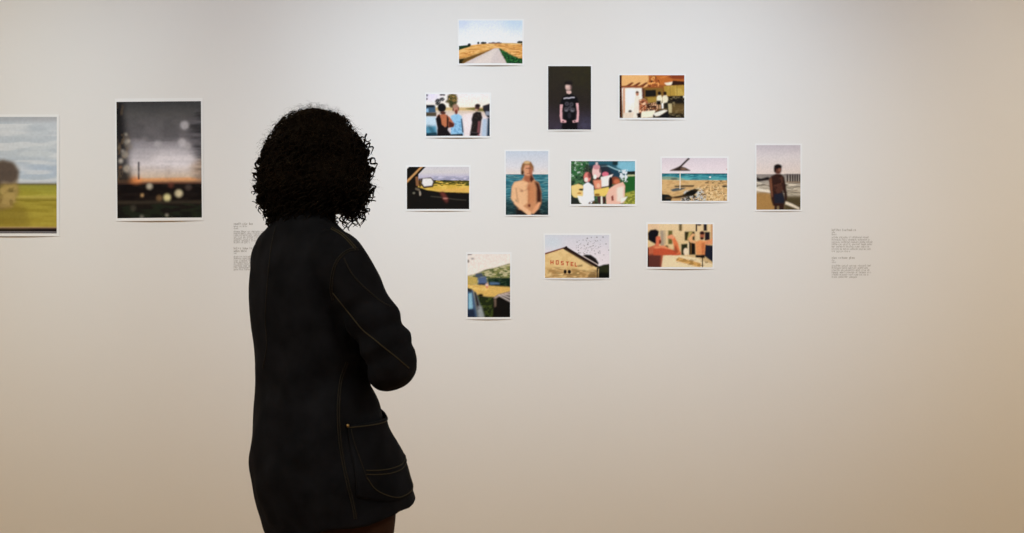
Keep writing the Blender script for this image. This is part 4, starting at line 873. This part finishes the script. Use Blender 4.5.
# side pocket: a patch wrapped round the hip, its top edge gaping a little
def hipray(th, z, out):
    """jacket surface met going in from outside at angle th (0 = right side, 90 = front) and height z"""
    d = RT*math.cos(th)+FW*math.sin(th); o_ = BASE+FW*.03+Vector((0, 0, z))
    h = jt.ray_cast(o_+d*.5, -d)
    return (h[0]+d*out) if h[0] else o_+d*(.2+out)
def ang(x, y):
    h = onj(x, y); q = h-BASE-FW*.03
    return math.atan2(q.dot(FW), q.dot(RT)), h.z
T0, Z0 = ang(347, 426); T1, Z1 = ang(361, 484); T2, Z2 = ang(372, 421)
print('pocket', math.degrees(T0), Z0, math.degrees(T1), Z1, math.degrees(T2), Z2)
TE = T0+math.radians(72); ZB = Z1-.030
def pk(u, v):                       # u 0..1 across, v 0..1 from top to bottom
    th = T0+(TE-T0)*u+(T1-T0)*.6*v*(1-u)
    top = Z0+.012*u; bot = ZB-.030*math.sin(PI*u)+.012*u
    return th, top+(bot-top)*v
nu, nv = 26, 22; V, Fc = [], []
for lay in (0, 1):
    for j in range(nv+1):
        for i in range(nu+1):
            u, v = i/nu, j/nv; th, z = pk(u, v)
            o_ = .0042+.010*math.sin(PI*min(1, u*1.15))*max(0, 1-v*3.5)**1.5 if lay == 0 else .0012+.010*math.sin(PI*min(1, u*1.15))*max(0, 1-v*3.5)**1.5*.9
            V.append(tuple(hipray(th, z, o_)))
N = (nu+1)*(nv+1)
for j in range(nv):
    for i in range(nu):
        a = j*(nu+1)+i; Fc.append((a, a+nu+1, a+nu+2, a+1)); Fc.append((a+N, a+1+N, a+nu+2+N, a+nu+1+N))
rim = [i for i in range(nu+1)]+[j*(nu+1)+nu for j in range(1, nv+1)]+[nv*(nu+1)+i for i in range(nu-1, -1, -1)]+[j*(nu+1) for j in range(nv-1, 0, -1)]
for a, b in zip(rim, rim[1:]+rim[:1]): Fc.append((a, b, b+N, a+N))
pocket = from_data('pocket', V, Fc, M_DENIM, jacket, True)
def pline(name, uv, m=M_STITCH, rad=.0013):
    V, Fc = [], []
    for run in uv:
        L = []
        for u, v in spline(run, 10):
            th, z = pk(u, v); L.append(hipray(th, z, .0052+.010*math.sin(PI*min(1, u*1.15))*max(0, 1-v*3.5)**1.5))
        tube(L, rad, V, Fc, 6)
    return from_data(name, V, Fc, m, jacket, True)
for run in ([(0, .02), (.25, .03), (.5, .03), (.75, .02), (1, .0)], [(.10, .60), (.5, .61), (.9, .62)], [(.10, .655), (.5, .665), (.9, .675)],
            [(.10, .70), (.20, .86), (.38, .955), (.55, .97), (.75, .95), (.92, .80), (.97, .66)]):
    pline('pocket_stitching', [run])
pline('pocket_edge_seam', [[(.03, .04), (.05, .3), (.08, .6), (.10, .70)]], M_SEAM)
pline('pocket_edge_seam', [[(.97, .04), (.97, .3), (.97, .66)]], M_SEAM)
V, Fc = [], []
rv = onj(347, 425.5, .003)
ellipsoid(rv, (.0042, .0042, .0042), V, Fc, None, 16, 10); from_data('rivet', V, Fc, M_BRASS, jacket, True)

# ---- hair: a dense curly mass and hundreds of ringlets
rng = random.Random(11); V, Fc = [], []
HB = B(.02, 0, 0); HCX = (315.0-CX)/F*2.53; HCY = 2.53
prof = [(108.6, .012), (110, .035), (113, .050), (117, .062), (123, .080), (129, .094), (136, .108), (144, .119), (156, .129), (170, .137), (183, .140), (192, .134), (200, .124), (207, .110), (214, .085)]
def hair_r(z, th):
    """radius of the mass at height z, compass angle th (0 = +x of the picture)"""
    y = CY+(CAM_Z-z)*F/2.53
    r = np.interp(y, [p[0] for p in prof], [p[1] for p in prof])
    # face opening
    face = PI/2-HYAW; d = abs((th-face+PI) % (2*PI)-PI)
    if y > 138 and d < .68:
        k = min(1, (.68-d)/.2)*min(1, (y-138)/12); r = r*(1-k)+min(r, .062)*k
    return r
nz, nt = 34, 72; rings = []
for i in range(nz):
    y = 108.6+(214-108.6)*i/(nz-1); z = CAM_Z-(y-CY)*2.53/F; ring = []
    for j in range(nt):
        th = 2*PI*j/nt; r = hair_r(z, th)*.965
        r *= 1+.045*noise.noise(Vector((math.cos(th)*3.2, math.sin(th)*3.2, z*16)))+.03*noise.noise(Vector((math.cos(th)*9, math.sin(th)*9, z*50)))
        ring.append((HCX+r*math.cos(th)*1.0, HCY+r*math.sin(th)*.94, z))
    rings.append(ring)
loft(rings, V, Fc)
def ringlet(p, d, L, R, turns, rad, ph, k=4):
    """corkscrew strand starting at p, heading d and sagging"""
    n = max(8, int(turns*13)); pts = []
    a = d.orthogonal().normalized(); b = d.cross(a).normalized()
    for i in range(n+1):
        t = i/n; c = p+d*(L*t)+Vector((0, 0, -1))*(L*.30*t*t)
        rr = R*(.5+.5*min(1, t*3)); g = ph+2*PI*turns*t
        pts.append(c+a*(rr*math.cos(g))+b*(rr*math.sin(g)))
    rads = [rad*(1-.55*max(0, (i/n-.6)/.4)) for i in range(n+1)]
    tube(pts, rads, V, Fc, k)
face = PI/2-HYAW
for i in range(1500):
    th = rng.uniform(0, 2*PI); u = rng.random()
    y = 112+98*u**.85; z = CAM_Z-(y-CY)*2.53/F
    d = abs((th-face+PI) % (2*PI)-PI)
    if d < .56 and y > 142: continue
    r = hair_r(z, th)*rng.uniform(.90, .965)
    p = Vector((HCX+r*math.cos(th), HCY+r*.94*math.sin(th), z))
    outw = Vector((math.cos(th), math.sin(th), 0)); low = min(1, max(0, (y-120)/60))
    tang = Vector((-math.sin(th), math.cos(th), 0))*rng.uniform(-.7, .7)
    dirv = (outw*(.42-.22*low)+Vector((0, 0, -1))*(.25+.9*low)+tang*(1.2-low*.5)+Vector((0, 0, .25*(1-low)))).normalized()
    if y < 135: ringlet(p, dirv, rng.uniform(.02, .04), rng.uniform(.003, .005), rng.uniform(1.2, 2.2), rng.uniform(.0012, .0019), rng.uniform(0, 6.28))
    else: ringlet(p, dirv, rng.uniform(.028, .050), rng.uniform(.005, .009), rng.uniform(1.4, 2.6), rng.uniform(.0017, .0028), rng.uniform(0, 6.28))
# loose curls standing out at the sides and the ends
def loose(x, y, depth, L, R, turns, dirv, rad=.0): ringlet(px(x, y, depth), Vector(dirv).normalized(), L, R, turns, rng.uniform(.0018, .0032), rng.uniform(0, 6.28), 5)
for x, y in ((360, 139), (364, 148), (366, 160), (365, 172), (367, 182), (366, 192), (362, 198), (357, 203), (350, 206), (344, 208), (366, 165), (365, 186), (359, 193), (352, 200), (362, 178), (365, 154), (340, 207)):
    for q in range(3): loose(x+rng.uniform(-3, 5), y+rng.uniform(-4, 4), 2.53+rng.uniform(-.04, .03), rng.uniform(.016, .032), rng.uniform(.006, .011), rng.uniform(.8, 1.6), (rng.uniform(.0, .7), rng.uniform(-.3, .3), rng.uniform(-1, -.2)))
for x, y in ((259, 160), (257, 172), (256, 182), (258, 190), (262, 198), (268, 204), (266, 146), (274, 209), (259, 186)):
    for q in range(3): loose(x+rng.uniform(-1, 4), y+rng.uniform(-4, 4), 2.52+rng.uniform(-.06, .06), rng.uniform(.015, .028), rng.uniform(.005, .008), rng.uniform(1.0, 2.0), (rng.uniform(-.5, .2), rng.uniform(-.3, .3), rng.uniform(-1, -.3)))
# fine frizz
for i in range(260):
    th = rng.uniform(0, 2*PI); y = 108+100*rng.random(); z = CAM_Z-(y-CY)*2.53/F
    d = abs((th-face+PI) % (2*PI)-PI)
    if d < .56 and y > 138: continue
    r = hair_r(z, th)*.97; p = Vector((HCX+r*math.cos(th), HCY+r*.94*math.sin(th), z))
    ringlet(p, Vector((math.cos(th)+rng.uniform(-.6, .6), math.sin(th)+rng.uniform(-.6, .6), rng.uniform(-.3, .9))).normalized(), rng.uniform(.012, .030), rng.uniform(.002, .006), rng.uniform(.5, 1.4), .00028, rng.uniform(0, 6.28), 3)
from_data('hair', V, Fc, M_HAIR, person, True)
# airy frizz round the crown, backlit glow put into its paler colour
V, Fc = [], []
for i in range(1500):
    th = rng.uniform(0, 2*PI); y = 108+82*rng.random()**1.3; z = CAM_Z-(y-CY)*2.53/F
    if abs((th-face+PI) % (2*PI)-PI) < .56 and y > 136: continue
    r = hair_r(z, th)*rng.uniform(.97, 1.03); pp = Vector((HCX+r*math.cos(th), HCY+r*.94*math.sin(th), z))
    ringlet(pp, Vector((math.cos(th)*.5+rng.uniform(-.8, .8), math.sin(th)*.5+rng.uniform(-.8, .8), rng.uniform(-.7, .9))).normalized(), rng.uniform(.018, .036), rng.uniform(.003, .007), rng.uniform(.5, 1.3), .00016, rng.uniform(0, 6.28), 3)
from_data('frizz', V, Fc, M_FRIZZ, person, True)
